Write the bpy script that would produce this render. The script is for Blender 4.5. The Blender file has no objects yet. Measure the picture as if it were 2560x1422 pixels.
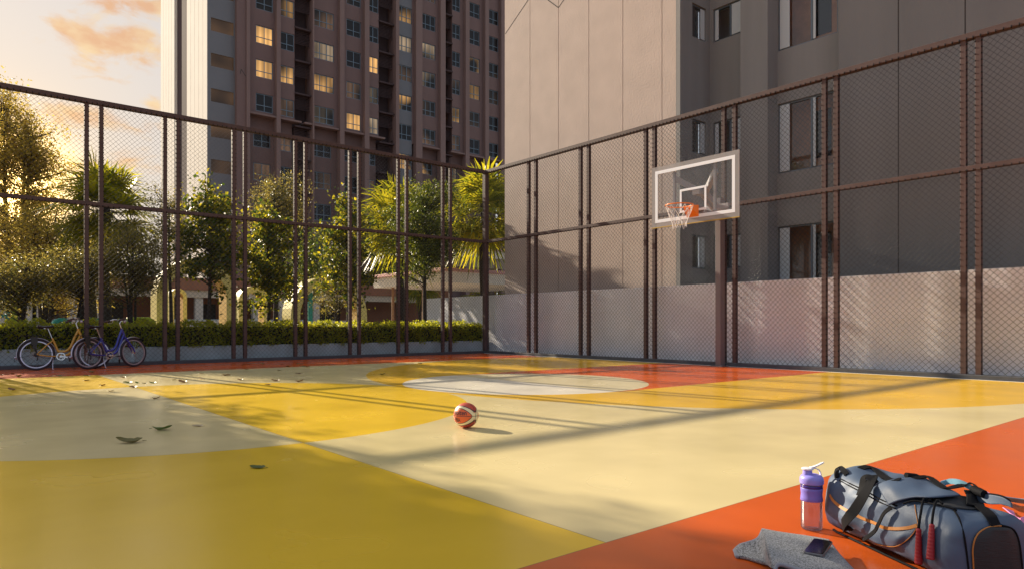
import bpy, math, random
import numpy as np
from mathutils import Vector, Matrix, Euler
from mathutils.bvhtree import BVHTree

R = math.radians
random.seed(7)
scene = bpy.context.scene
col = scene.collection

# ------------------------------------------------------------------ camera model
# World: X runs along the planted (back) fence, Y along the side fence, eye at 1 m.
F, CX, HY = 1707.0, 1280.0, 810.0
YAW = R(50.25)
cA, sA = math.cos(YAW), math.sin(YAW)

def ray(px):
    r = (px - CX) / F
    return cA + sA * r, sA - cA * r

def on_y(px, Y, py=None):           # where the sight line of a photo column meets the plane y = Y
    d = ray(px); D = Y / d[1]
    return d[0] * D if py is None else (d[0] * D, Y, 1 + (HY - py) / F * D)

def on_x(px, X, py=None):
    d = ray(px); D = X / d[0]
    return d[1] * D if py is None else (X, d[1] * D, 1 + (HY - py) / F * D)

def on_z(px, py, z=0.0):
    d = ray(px); D = F * (1.0 - z) / (py - HY)
    return Vector((d[0] * D, d[1] * D, z))

# ------------------------------------------------------------------ mesh helpers
class MB:
    def __init__(s): s.v = []; s.f = []; s.m = []
    def add(s, vs, fs, mi=0):
        b = len(s.v); s.v += [tuple(v) for v in vs]
        s.f += [tuple(i + b for i in f) for f in fs]; s.m += [mi] * len(fs)
    def box(s, x0, x1, y0, y1, z0, z1, mi=0):
        vs = [(x0,y0,z0),(x1,y0,z0),(x1,y1,z0),(x0,y1,z0),(x0,y0,z1),(x1,y0,z1),(x1,y1,z1),(x0,y1,z1)]
        s.add(vs, [(0,3,2,1),(4,5,6,7),(0,1,5,4),(1,2,6,5),(2,3,7,6),(3,0,4,7)], mi)
    def cbox(s, x0, x1, y0, y1, z0, z1, c=0.01, mi=0):      # box with chamfered vertical and top edges
        def ring(i, z): return [(x0+i+c,y0+i,z),(x1-i-c,y0+i,z),(x1-i,y0+i+c,z),(x1-i,y1-i-c,z),(x1-i-c,y1-i,z),(x0+i+c,y1-i,z),(x0+i,y1-i-c,z),(x0+i,y0+i+c,z)]
        vs = ring(c, z0) + ring(0, z0+c) + ring(0, z1-c) + ring(c, z1)
        fs = [tuple(range(7,-1,-1)), tuple(range(24,32))]
        for k in range(3):
            for i in range(8):
                j = (i+1) % 8
                fs.append((k*8+i, k*8+j, k*8+8+j, k*8+8+i))
        s.add(vs, fs, mi)
    def quad(s, a, b, c, d, mi=0): s.add([a,b,c,d], [(0,1,2,3)], mi)
    def tube(s, pts, r, n=8, mi=0, closed=False, caps=True):
        pts = [Vector(p) for p in pts]; N = len(pts)
        rs = r if isinstance(r, (list, tuple)) else [r] * N
        vs = []; prev = None
        for i, p in enumerate(pts):
            if closed: t = pts[(i+1) % N] - pts[i-1]
            else: t = pts[min(i+1, N-1)] - pts[max(i-1, 0)]
            t = t.normalized() if t.length > 1e-9 else Vector((0,0,1))
            if prev is None:
                a = Vector((0,0,1)) if abs(t.z) < .9 else Vector((1,0,0))
                u = t.cross(a).normalized()
            else:
                u = (prev - t * prev.dot(t))
                u = u.normalized() if u.length > 1e-6 else t.orthogonal().normalized()
            prev = u; w = t.cross(u)
            for k in range(n):
                g = 2*math.pi*k/n
                vs.append(p + (u*math.cos(g) + w*math.sin(g)) * rs[i])
        fs = []
        for i in range(N if closed else N-1):
            i2 = (i+1) % N
            for k in range(n):
                k2 = (k+1) % n
                fs.append((i*n+k, i*n+k2, i2*n+k2, i2*n+k))
        if caps and not closed:
            fs += [tuple(range(n-1,-1,-1)), tuple((N-1)*n + k for k in range(n))]
        s.add(vs, fs, mi)
    def bar(s, a, b, w, h, up=(0,0,1), mi=0):               # rectangular bar from a to b
        a, b = Vector(a), Vector(b); t = (b-a).normalized(); up = Vector(up)
        x = t.cross(up).normalized(); z = x.cross(t).normalized()
        vs = [p + x*sx*w/2 + z*sz*h/2 for p in (a, b) for sx, sz in ((-1,-1),(1,-1),(1,1),(-1,1))]
        s.add(vs, [(0,3,2,1),(4,5,6,7),(0,1,5,4),(1,2,6,5),(2,3,7,6),(3,0,4,7)], mi)
    def lathe(s, prof, c=(0,0,0), n=32, mi=0, axis=None, caps=True):   # prof: list of (radius, height)
        c = Vector(c); Z = Vector(axis).normalized() if axis else Vector((0,0,1))
        X = Z.orthogonal().normalized() if axis else Vector((1,0,0)); Y = Z.cross(X)
        vs = []
        for r, z in prof:
            for k in range(n):
                g = 2*math.pi*k/n
                vs.append(c + Z*z + (X*math.cos(g) + Y*math.sin(g))*r)
        fs = []
        for i in range(len(prof)-1):
            for k in range(n):
                k2 = (k+1) % n
                fs.append((i*n+k, i*n+k2, (i+1)*n+k2, (i+1)*n+k))
        if caps: fs += [tuple(range(n-1,-1,-1)), tuple((len(prof)-1)*n+k for k in range(n))]
        s.add(vs, fs, mi)
    def ribbon(s, pts, wid, th=0.003, mi=0):                # pts: (position, across) pairs; strip with thickness
        n = len(pts); vs = []
        for i, (p, a) in enumerate(pts):
            p = Vector(p); a = Vector(a).normalized()
            t = (Vector(pts[min(i+1,n-1)][0]) - Vector(pts[max(i-1,0)][0])).normalized()
            nn = a.cross(t).normalized(); w = wid[i] if isinstance(wid, (list, tuple)) else wid
            for sa, sn in ((-1,-1),(1,-1),(1,1),(-1,1)):
                vs.append(p + a*sa*w/2 + nn*sn*th/2)
        fs = [(0,1,2,3), tuple((n-1)*4 + k for k in (3,2,1,0))]
        for i in range(n-1):
            for k in range(4):
                k2 = (k+1) % 4
                fs.append((i*4+k, (i+1)*4+k, (i+1)*4+k2, i*4+k2))
        s.add(vs, fs, mi)
    def grid(s, G, mi=0):                                    # G[i][j] points
        ni, nj = len(G), len(G[0])
        s.add([p for row in G for p in row], [(i*nj+j, i*nj+j+1, (i+1)*nj+j+1, (i+1)*nj+j) for i in range(ni-1) for j in range(nj-1)], mi)

def mesh_of(name, v, f, mi=None):
    me = bpy.data.meshes.new(name); me.from_pydata([tuple(p) for p in v], [], f)
    if mi is not None and len(mi): me.polygons.foreach_set('material_index', mi)
    me.validate(); me.update(); return me

def quads_mesh(name, V, mi=None):                            # V: (n,4,3) array of separate quads
    n = V.shape[0]; me = bpy.data.meshes.new(name)
    me.vertices.add(n*4); me.vertices.foreach_set('co', V.astype(np.float32).ravel())
    me.loops.add(n*4); me.loops.foreach_set('vertex_index', np.arange(n*4, dtype=np.int32))
    me.polygons.add(n); me.polygons.foreach_set('loop_start', np.arange(0, n*4, 4, dtype=np.int32))
    me.polygons.foreach_set('loop_total', np.full(n, 4, dtype=np.int32))
    me.update(calc_edges=True); me.validate(); return me

def link(name, me, mats, parent=None, smooth=False):
    o = bpy.data.objects.new(name, me); col.objects.link(o)
    for m in (mats if isinstance(mats, (list, tuple)) else [mats]): me.materials.append(m)
    if smooth: me.polygons.foreach_set('use_smooth', [True]*len(me.polygons))
    if parent: o.parent = parent
    return o

def build(name, mb, mats, parent=None, smooth=False, bevel=None, subsurf=0, angle=None):
    o = link(name, mesh_of(name, mb.v, mb.f, mb.m), mats, parent, smooth)
    if bevel:
        b = o.modifiers.new('bevel', 'BEVEL'); b.width = bevel; b.segments = 2; b.limit_method = 'ANGLE'; b.angle_limit = R(40)
    if subsurf:
        q = o.modifiers.new('sub', 'SUBSURF'); q.levels = q.render_levels = subsurf
    if angle is not None and smooth:
        o.data.set_sharp_from_angle(angle=R(angle))
    return o

def tag(o, label=None, cat=None, group=None, kind=None):
    if label: o['label'] = label
    if cat: o['category'] = cat
    if group: o['group'] = group
    if kind: o['kind'] = kind
    return o

def thing(name, label, cat, loc=(0,0,0), rz=0.0, group=None):
    o = bpy.data.objects.new(name, None); col.objects.link(o)
    o.empty_display_size = .2; o.location = loc; o.rotation_euler = (0,0,rz)
    return tag(o, label, cat, group)

def dup(o, parent=None, **props):                            # a copy of a thing, its parts and their sub-parts
    c = o.copy(); col.objects.link(c)
    if parent: c.parent = parent
    for k, v in props.items(): c[k] = v
    for ch in list(o.children): dup(ch, c)
    return c

# ------------------------------------------------------------------ materials
def nodes_of(name):
    m = bpy.data.materials.new(name); m.use_nodes = True
    nt = m.node_tree; return m, nt, nt.nodes['Principled BSDF']

def mat(name, color, rough=.6, metal=0., spec=.5, var=0., vscale=4., bump=0., bscale=60., stretch=None, coat=0., emit=None, estr=0., sheen=0., trans=0., ior=1.5, vrand=0.):
    m, nt, p = nodes_of(name); N = nt.nodes; L = nt.links
    p.inputs['Base Color'].default_value = (*color, 1); p.inputs['Roughness'].default_value = rough
    p.inputs['Metallic'].default_value = metal; p.inputs['Specular IOR Level'].default_value = spec
    p.inputs['IOR'].default_value = ior
    if coat: p.inputs['Coat Weight'].default_value = coat; p.inputs['Coat Roughness'].default_value = .08
    if sheen: p.inputs['Sheen Weight'].default_value = sheen
    if trans: p.inputs['Transmission Weight'].default_value = trans
    if emit: p.inputs['Emission Color'].default_value = (*emit, 1); p.inputs['Emission Strength'].default_value = estr
    tc = N.new('ShaderNodeTexCoord'); mp = N.new('ShaderNodeMapping'); L.new(tc.outputs['Object'], mp.inputs['Vector'])
    if stretch: mp.inputs['Scale'].default_value = stretch
    if var or vrand:
        nz = N.new('ShaderNodeTexNoise'); nz.inputs['Scale'].default_value = vscale; nz.inputs['Detail'].default_value = 6
        L.new(mp.outputs[0], nz.inputs['Vector'])
        mr = N.new('ShaderNodeMapRange'); mr.inputs['From Min'].default_value = .3; mr.inputs['From Max'].default_value = .7
        mr.inputs['To Min'].default_value = 1-var; mr.inputs['To Max'].default_value = 1+var
        L.new(nz.outputs['Fac'], mr.inputs['Value'])
        mx = N.new('ShaderNodeMix'); mx.data_type = 'RGBA'; mx.blend_type = 'MULTIPLY'; mx.inputs['Factor'].default_value = 1
        mx.inputs['A'].default_value = (*color, 1); L.new(mr.outputs[0], mx.inputs['B'])
        L.new(mx.outputs['Result'], p.inputs['Base Color'])
    if bump:
        nb = N.new('ShaderNodeTexNoise'); nb.inputs['Scale'].default_value = bscale; nb.inputs['Detail'].default_value = 5
        L.new(mp.outputs[0], nb.inputs['Vector'])
        bp = N.new('ShaderNodeBump'); bp.inputs['Strength'].default_value = bump; bp.inputs['Distance'].default_value = .02
        L.new(nb.outputs['Fac'], bp.inputs['Height']); L.new(bp.outputs[0], p.inputs['Normal'])
    return m

def leaf_mat(name, c1, c2, t1, t2, mixf=.5, gloss=.35, rough=.4, tpow=1.):
    # c: reflected colours, t: light passing through; each leaf picks its own shade
    m = bpy.data.materials.new(name); m.use_nodes = True; nt = m.node_tree; N = nt.nodes; L = nt.links
    N.clear(); out = N.new('ShaderNodeOutputMaterial'); g = N.new('ShaderNodeNewGeometry')
    def ramp(a, b, power=1.):
        x = N.new('ShaderNodeMix'); x.data_type = 'RGBA'; x.inputs['A'].default_value = (*a,1); x.inputs['B'].default_value = (*b,1)
        fac = g.outputs['Random Per Island']
        if power != 1:
            q = N.new('ShaderNodeMath'); q.operation = 'POWER'; L.new(fac, q.inputs[0]); q.inputs[1].default_value = power; fac = q.outputs[0]
        L.new(fac, x.inputs['Factor']); return x.outputs['Result']
    p = N.new('ShaderNodeBsdfPrincipled'); p.inputs['Roughness'].default_value = rough; p.inputs['Specular IOR Level'].default_value = gloss
    L.new(ramp(c1, c2), p.inputs['Base Color'])
    t = N.new('ShaderNodeBsdfTranslucent'); L.new(ramp(t1, t2, tpow), t.inputs['Color'])
    mx = N.new('ShaderNodeMixShader'); mx.inputs[0].default_value = mixf
    L.new(p.outputs[0], mx.inputs[1]); L.new(t.outputs[0], mx.inputs[2]); L.new(mx.outputs[0], out.inputs['Surface'])
    return m

def thin_glass(name, tint, rough=.03, f0=.06, haze=0., hazec=(.8,.8,.8), fmax=.75):
    # a thin clear sheet: light goes straight through, glancing views mirror the surroundings
    m = bpy.data.materials.new(name); m.use_nodes = True; nt = m.node_tree; N = nt.nodes; L = nt.links; N.clear()
    out = N.new('ShaderNodeOutputMaterial'); tr = N.new('ShaderNodeBsdfTransparent'); tr.inputs[0].default_value = (*tint,1)
    gl = N.new('ShaderNodeBsdfGlossy'); gl.inputs['Roughness'].default_value = rough
    lw = N.new('ShaderNodeLayerWeight'); lw.inputs['Blend'].default_value = .2
    mr = N.new('ShaderNodeMapRange'); mr.inputs['To Min'].default_value = f0; mr.inputs['To Max'].default_value = fmax; L.new(lw.outputs['Fresnel'], mr.inputs['Value'])
    mx = N.new('ShaderNodeMixShader'); L.new(mr.outputs[0], mx.inputs[0]); L.new(tr.outputs[0], mx.inputs[1]); L.new(gl.outputs[0], mx.inputs[2]); last = mx.outputs[0]
    if haze:
        d = N.new('ShaderNodeBsdfDiffuse'); d.inputs[0].default_value = (*hazec,1); m2 = N.new('ShaderNodeMixShader'); m2.inputs[0].default_value = haze
        L.new(last, m2.inputs[1]); L.new(d.outputs[0], m2.inputs[2]); last = m2.outputs[0]
    L.new(last, out.inputs['Surface']); return m

class NM:                                                    # tiny expression helper for shader maths
    def __init__(s, nt): s.N = nt.nodes; s.L = nt.links
    def m(s, op, a, b=None, c=None, clamp=False):
        n = s.N.new('ShaderNodeMath'); n.operation = op; n.use_clamp = clamp
        for i, x in enumerate((a, b, c)):
            if x is None: continue
            if isinstance(x, (int, float)): n.inputs[i].default_value = x
            else: s.L.new(x, n.inputs[i])
        return n.outputs[0]
    def mix(s, f, a, b):
        n = s.N.new('ShaderNodeMix'); n.data_type = 'RGBA'
        if isinstance(f, (int, float)): n.inputs['Factor'].default_value = f
        else: s.L.new(f, n.inputs['Factor'])
        for k, x in (('A', a), ('B', b)):
            if isinstance(x, tuple): n.inputs[k].default_value = (*x, 1)
            else: s.L.new(x, n.inputs[k])
        return n.outputs['Result']
    def lt(s, a, b): return s.m('LESS_THAN', a, b)
    def gt(s, a, b): return s.m('GREATER_THAN', a, b)
    def mul(s, a, b): return s.m('MULTIPLY', a, b)
    def circle(s, x, y, cx, cy):
        dx = s.m('SUBTRACT', x, cx); dy = s.m('SUBTRACT', y, cy)
        return s.m('SQRT', s.m('ADD', s.mul(dx, dx), s.mul(dy, dy)))

SUN_AZ, SUN_EL = R(98.6), R(23.3)
SUNV = Vector((math.cos(SUN_AZ)*math.cos(SUN_EL), math.sin(SUN_AZ)*math.cos(SUN_EL), math.sin(SUN_EL)))

M = {}
M['frame'] = mat('fence_paint', (.092,.059,.058), .6, spec=.22, var=.12, vscale=6, bump=.08, bscale=90)
M['wire'] = mat('galvanised_wire', (.032,.034,.04), .28, metal=.0, spec=.8)
M['tie'] = mat('dark_tie_wire', (.02,.02,.024), .8, spec=.1)
M['kerb'] = mat('dark_kerb', (.055,.06,.075), .7, var=.15, vscale=8, bump=.2, bscale=120)
M['white_line'] = mat('white_line', (.8,.8,.78), .5, var=.06)
M['planter'] = mat('planter_render', (.40,.45,.50), .85, var=.1, vscale=3, bump=.25, bscale=140)
M['wall_white'] = mat('boundary_render', (.84,.835,.90), .8, var=.07, vscale=1.2, bump=.2, bscale=150)
M["plaster"] = mat("textured_plaster", (.50,.40,.355), .85, var=.06, vscale=1.3, bump=.32, bscale=17)
M["plaster_grey"] = mat("grey_plaster", (.205,.199,.202), .85, var=.07, vscale=1.2, bump=.25, bscale=40, stretch=(1,1,.12))
M["facade_grey"] = mat("grey_paint_render", (.245,.237,.238), .8, var=.09, vscale=1.6, bump=.1, bscale=120, stretch=(1,1,.10))
M['groove'] = mat('shadow_gap', (.05,.045,.045), .9)
M['win_frame'] = mat('grey_blue_window_frame', (.10,.13,.17), .35, spec=.6)
M['win_light'] = mat('sky_lit_reveal', (.52,.56,.60), .4)
M['glass_dark'] = mat('window_glass', (.022,.017,.016), .08, spec=.25)
M['interior'] = mat('room_interior', (.16,.085,.055), .8, var=.15)
M['interior_pale'] = mat('room_interior_pale', (.62,.58,.55), .8)
M['tower'] = mat('brown_facade_paint', (.168,.103,.095), .8, var=.06, vscale=.5, bump=.1, bscale=30)
M['tower_fin'] = mat('brown_fin_paint', (.195,.125,.113), .8, var=.05, vscale=.5)
M['tower_dark'] = mat('dark_louver', (.072,.05,.052), .9, spec=.1, var=.08)
M['tower_grey'] = mat('slate_facade_paint', (.15,.15,.165), .7, var=.05, vscale=.4)
M['tower_white'] = mat('ivory_cladding', (.78,.72,.64), .9, spec=.1, var=.03, vscale=.7)
M['tower_frame'] = mat('blue_grey_aluminium', (.15,.19,.23), .4, metal=.3)
M['bark'] = mat('dark_bark', (.045,.034,.028), .9, var=.3, vscale=14, bump=.6, bscale=40, stretch=(1,1,.3))
M['leaf_maple'] = leaf_mat('maple_leaf', (.045,.085,.016), (.10,.115,.022), (.07,.12,.012), (.85,.68,.03), .5, tpow=2.2)
M['leaf_olive'] = leaf_mat('olive_leaf', (.07,.082,.03), (.14,.125,.05), (.18,.17,.035), (.62,.46,.09), .5, tpow=1.6)
M['leaf_dark'] = leaf_mat('dense_leaf', (.03,.058,.012), (.07,.095,.02), (.06,.10,.01), (.40,.40,.03), .45, tpow=2.2)
M['leaf_gold'] = leaf_mat('backlit_leaf', (.07,.068,.015), (.14,.115,.03), (.44,.33,.045), (.88,.64,.12), .6)
M['leaf_hedge'] = leaf_mat('hedge_leaf', (.17,.21,.025), (.30,.31,.035), (.45,.50,.02), (.90,.82,.05), .5)
M['leaf_palm'] = leaf_mat('palm_leaf', (.055,.08,.012), (.11,.125,.02), (.20,.23,.01), (.80,.66,.03), .55, tpow=1.4)
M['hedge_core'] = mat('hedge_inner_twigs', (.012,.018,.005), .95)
M['steel'] = mat('polished_steel', (.62,.60,.62), .25, metal=1)
M['chrome'] = mat('silver_fender', (.52,.48,.60), .3, metal=.8)
M['rubber'] = mat('tyre_rubber', (.032,.024,.038), .75, bump=.3, bscale=300)
M['black_plastic'] = mat('black_plastic', (.018,.017,.02), .5)
M['saddle'] = mat('saddle_vinyl', (.022,.018,.03), .5)
M['bike_yellow'] = mat('mustard_bike_paint', (.55,.28,.02), .3, coat=.6)
M['bike_blue'] = mat('blue_bike_paint', (.018,.022,.30), .28, coat=.7)
M['grip'] = mat('brown_grip', (.06,.03,.03), .6)
# ------------------------------------------------------------------ court and ground
FX, FY = 14.45, 18.80                   # side fence plane x, back fence plane y
def court_material():
    m, nt, p = nodes_of('painted_court'); n = NM(nt); N = nt.nodes; L = nt.links
    g = N.new('ShaderNodeNewGeometry'); sep = N.new('ShaderNodeSeparateXYZ'); L.new(g.outputs['Position'], sep.inputs[0])
    x, y = sep.outputs[0], sep.outputs[1]
    cream, yel, yel2, org, wht, key = (.70,.585,.31), (.80,.515,.032), (.76,.45,.034), (.62,.106,.015), (.80,.74,.62), (.66,.57,.36)
    c = n.mix(0, cream, cream)
    half, CY = 2.335, 8.93
    left = n.lt(x, half)
    d1 = n.circle(x, y, half, 8.92); in1 = n.lt(d1, 3.354)
    out1 = n.m('SUBTRACT', 1.0, in1)
    # left of the half line the centre circle is cream on yellow, right of it yellow on cream
    c = n.mix(n.mul(left, out1), c, yel)
    c = n.mix(n.mul(n.m('SUBTRACT', 1.0, left), in1), c, yel)
    in2 = n.lt(n.circle(x, y, 12.29, 8.97), 6.715)
    c = n.mix(in2, c, yel2)
    keyb = n.mul(n.gt(y, 6.79), n.lt(y, 11.07))
    c = n.mix(n.mul(keyb, n.gt(x, 7.72)), c, org)
    in3 = n.lt(n.circle(x, y, 7.725, 8.93), 2.096)
    c = n.mix(in3, c, wht)
    c = n.mix(n.mul(in3, n.gt(x, 7.725)), c, key)
    c = n.mix(n.gt(y, 15.65), c, org)
    c = n.mix(n.lt(y, 2.133), c, org)
    # fine seams where two paint colours meet
    def seam(d, w=.004): return n.lt(n.m('ABSOLUTE', d), w)
    s = seam(n.m('SUBTRACT', y, 2.133))
    s = n.m('MAXIMUM', s, n.mul(seam(n.m('SUBTRACT', x, half)), n.gt(y, 2.133)))
    s = n.m('MAXIMUM', s, n.mul(seam(n.m('SUBTRACT', d1, 3.354)), left))
    c = n.mix(n.mul(s, .45), c, (.12,.08,.04))
    # wear and cloudy roller marks
    nz = N.new('ShaderNodeTexNoise'); nz.inputs['Scale'].default_value = 1.1; nz.inputs['Detail'].default_value = 3; nz.inputs['Roughness'].default_value = .5
    L.new(g.outputs['Position'], nz.inputs['Vector'])
    mr = N.new('ShaderNodeMapRange'); mr.inputs['From Min'].default_value = .3; mr.inputs['From Max'].default_value = .7; mr.inputs['To Min'].default_value = .95; mr.inputs['To Max'].default_value = 1.04
    L.new(nz.outputs['Fac'], mr.inputs['Value'])
    mm = N.new('ShaderNodeMix'); mm.data_type = 'RGBA'; mm.blend_type = 'MULTIPLY'; mm.inputs['Factor'].default_value = 1
    L.new(c, mm.inputs['A']); L.new(mr.outputs[0], mm.inputs['B']); L.new(mm.outputs['Result'], p.inputs['Base Color'])
    fine = N.new('ShaderNodeTexNoise'); fine.inputs['Scale'].default_value = 90; fine.inputs['Detail'].default_value = 2
    L.new(g.outputs['Position'], fine.inputs['Vector'])
    bp = N.new('ShaderNodeBump'); bp.inputs['Strength'].default_value = .05; bp.inputs['Distance'].default_value = .002
    L.new(fine.outputs['Fac'], bp.inputs['Height']); L.new(bp.outputs[0], p.inputs['Normal'])
    rr = N.new('ShaderNodeMapRange'); rr.inputs['From Min'].default_value = .3; rr.inputs['From Max'].default_value = .7
    rr.inputs['To Min'].default_value = .21; rr.inputs['To Max'].default_value = .29; L.new(nz.outputs['Fac'], rr.inputs['Value'])
    L.new(rr.outputs[0], p.inputs['Roughness'])
    p.inputs['Specular IOR Level'].default_value = .38
    return m

mb = MB(); mb.box(-16, FX-.10, -9, FY-.10, -.15, 0)
tag(build('court_floor', mb, court_material()), kind='structure')
M['paving'] = mat('garden_paving', (.36,.32,.28), .9, var=.2, vscale=1.5, bump=.3, bscale=40)
mb = MB(); mb.quad((-600,-600,-.16),(600,-600,-.16),(600,600,-.16),(-600,600,-.16))
tag(build('ground', mb, M['paving']), kind='structure')
M['soil'] = mat('planting_soil', (.07,.055,.035), .95, var=.3, vscale=6, bump=.5, bscale=60)
mb = MB(); mb.box(-16, 14.9, FY+.62, 24.5, -.1, .38)
tag(build('garden_ground', mb, M['soil']), kind='structure')
mb = MB()
mb.cbox(-16, FX+.12, FY-.10, FY+.10, -.1, .085, .012)
mb.cbox(FX-.10, FX+.12, -9, FY-.101, -.1, .088, .012)
tag(build('kerb', mb, M['kerb']), kind='structure')
mb = MB(); mb.box(FX-.145, FX-.1005, -9, FY-.1005, 0, .004)
tag(build('court_line', mb, M['white_line']), kind='structure')

# ------------------------------------------------------------------ chain link fences
TOP, MID, PITCH = 6.26, 3.84, .116
def weave(a0, a1, z0, z1, fn, r=.0033, amp=.005):
    """Two families of diagonal wires, each stepping over and under the other at every crossing."""
    V = []; Fc = []; nb = 0; h = PITCH/2
    for s in (1, -1):
        k0 = math.ceil(((a0 - s*z1) if s > 0 else (a0 + z0)) / PITCH) - 1
        k1 = math.floor(((a1 - z0) if s > 0 else (a1 + z1)) / PITCH) + 1
        for k in range(k0, k1+1):
            c = k*PITCH                                   # a - s*z = c
            lo = max(z0, s*(a0 - c) if s > 0 else c - a1); hi = min(z1, s*(a1 - c) if s > 0 else c - a0)
            if hi - lo < .01: continue
            zs = [lo] + [q*h for q in range(math.ceil(lo/h), math.floor(hi/h)+1) if lo+.004 < q*h < hi-.004] + [hi]
            for z in zs:
                a = c + s*z; par = round(z/h) + (0 if s > 0 else 1) + k
                off = amp * (1 if par % 2 else -1)
                for (du, dn) in ((r,0),(0,r),(-r,0),(0,-r)):
                    V.append(fn(a + du*.7071, z - s*du*.7071, off + dn))
            for i in range(len(zs)-1):
                for q in range(4):
                    q2 = (q+1) % 4
                    Fc.append((nb+i*4+q, nb+i*4+q2, nb+i*4+4+q2, nb+i*4+4+q))
            nb += len(zs)*4
    return V, Fc

def fence(name, label, pairs, ends, fn, face, wire_r=.0026):
    """fn(a, z, n): position along, height, out of plane; face: sign of the court side."""
    t = thing(name, label, 'fence', fn(ends[1], 0, 0))
    inv = Matrix.Translation(-t.location)
    def put(nm, mb, mats, smooth=False, bevel=None):
        o = build(nm, mb, mats, t, smooth, bevel); o.data.transform(inv); return o
    def bx(mb, a0, a1, z0, z1, n0, n1, mi=0):
        vs = [fn(a,z,n) for z in (z0,z1) for a,n in ((a0,n0),(a1,n0),(a1,n1),(a0,n1))]
        mb.add(vs, [(0,3,2,1),(4,5,6,7),(0,1,5,4),(1,2,6,5),(2,3,7,6),(3,0,4,7)], mi)
    posts = []
    for (p, q) in pairs: posts += [p, q]
    for a in posts:
        mb = MB(); bx(mb, a-.045, a+.045, .085, TOP-.06, -.05, .05)
        put('post', mb, M['frame'], bevel=.004)
    lo, hi = min(ends), max(ends)
    mb = MB(); bx(mb, lo, hi, TOP-.06, TOP+.05, -.075, .075); put('top_rail', mb, M['frame'], bevel=.004)
    mb = MB(); bx(mb, lo, hi, MID-.045, MID+.045, -.058, .058); put('middle_rail', mb, M['frame'], bevel=.004)
    cents = sorted([lo] + [(p+q)/2 for p, q in pairs if lo < (p+q)/2 < hi] + [hi])
    for a0, a1 in zip(cents[:-1], cents[1:]):
        if a1 - a0 < .2: continue
        V, Fc = weave(a0, a1, .085, TOP-.05, fn, wire_r)
        mb = MB(); mb.v = V; mb.f = Fc; mb.m = [0]*len(Fc)
        # tie hooks wrapped round posts and rails
        for a in [p for p in posts if a0-.3 < p < a1+.3]:
            for e in (-1, 1):
                aa = a + e*.047
                if not (a0-.25 < aa < a1+.25) or (aa < a0 and aa < lo) : continue
                if not (a0 <= aa <= a1): continue
                z = .2
                while z < TOP-.1:
                    bx(mb, aa-.012, aa+.006, z, z+.018, face*.02, face*.058, 1); z += PITCH
        a = a0 + .05
        while a < a1-.03:
            bx(mb, a, a+.016, TOP-.072, TOP-.03, face*.05, face*.083, 1)
            bx(mb, a, a+.016, MID-.056, MID-.02, face*.04, face*.066, 1)
            a += PITCH
        put('chain_link_mesh', mb, [M['wire'], M['tie']], smooth=True)
    return t

gap = .30
Lp = [(a-gap/2, a+gap/2) for a in (12.81, 11.13, 9.48, 7.80, 6.10, 4.42, 2.73, .20, -1.6)]
Rp = [(16.53,16.18),(14.20,13.87),(11.76,11.47),(9.38,9.085),(6.935,6.68),(4.348,4.11),(1.83,1.55)]
Rp = [(q, p) for p, q in Rp]
fence('chain_link_fence', 'brown framed chain link fence with paired posts in front of the hedge and trees', Lp, (-3.2, FX-.02), lambda a, z, n: (a, FY+n, z), -1)
fence('chain_link_fence', 'brown framed chain link fence behind the basketball hoop along the pale wall', Rp, (-1.2, FY-.08), lambda a, z, n: (FX+n, a, z), -1, .0039)
mb = MB(); mb.box(FX-.08, FX+.08, FY-.078, FY+.08, .09, TOP+.052)
tag(build('corner_post', mb, M['frame'], bevel=.005), 'dark brown square corner post where the two chain link fences meet', 'post')

# ------------------------------------------------------------------ boundary wall, planter
WX = 14.98
mb = MB(); mb.box(WX, WX+.2, -8, 23.4, -.15, 2.03)
tag(build('boundary_wall', mb, M['wall_white'], bevel=.008), 'pale rendered boundary wall running behind the hoop side fence', 'wall')
mb = MB(); mb.box(-16, WX-.02, FY+.45, FY+.62, -.12, .43)
tag(build('planter_wall', mb, M['planter'], bevel=.01), 'low grey rendered planter wall under the clipped hedge', 'wall')

# ------------------------------------------------------------------ right apartment block
AX, RX, MX, BX_ = 15.9, 17.55, 17.1, 17.6
HT = 26.0
bl = thing('apartment_block', 'beige panelled apartment block with grey recessed window bays behind the hoop', 'building', (AX, 11.87, 0))
binv = Matrix.Translation(-bl.location)
def bput(nm, mb, mats, par=None, bevel=None, smooth=False, label=None):
    o = build(nm, mb, mats, par or bl, smooth, bevel); o.data.transform(binv)
    if label: o['label'] = label
    return o
seams = [19.533, 18.124, 16.675, 15.265, 13.838, 12.36, 11.871]
mb = MB()
for i in range(6):
    a, b = seams[i+1], seams[i]
    mb.box(AX, AX+.06, a+(.011 if i < 5 else 0), b-(.011 if i else 0), 0, HT)
bput('panel_wall', mb, M['plaster'], label='sunlit textured beige panel wall')
mb = MB(); mb.box(AX+.061, AX+1.0, 11.95, 19.53, 0, HT)
bput('shadow_gap', mb, M['groove'])
mb = MB()                                                   # chevron grooves near the top of the panels
def groove(p, q, w=.03):
    a = Vector(on_x(p[0], AX, p[1])); b = Vector(on_x(q[0], AX, q[1])); d = (b-a).normalized()
    nrm = d.cross(Vector((1,0,0))).normalized()*w/2
    for x in (AX-.003,): mb.add([a-nrm, b-nrm, b+nrm, a+nrm], [(0,1,2,3)])
    for i in range(4): mb.v[-4+i] = (AX-.003, mb.v[-4+i][1], mb.v[-4+i][2])
groove((1263,86),(1325,-6)); groove((1355,-10),(1396,20)); groove((1396,20),(1420,-14))
bput('chevron_groove', mb, M['groove'])
mb = MB()
mb.box(AX+.001, AX+.14, 11.73, 11.8705, 0, HT, 0)             # pale edge strip
bput('edge_strip', mb, M['facade_grey'])

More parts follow.
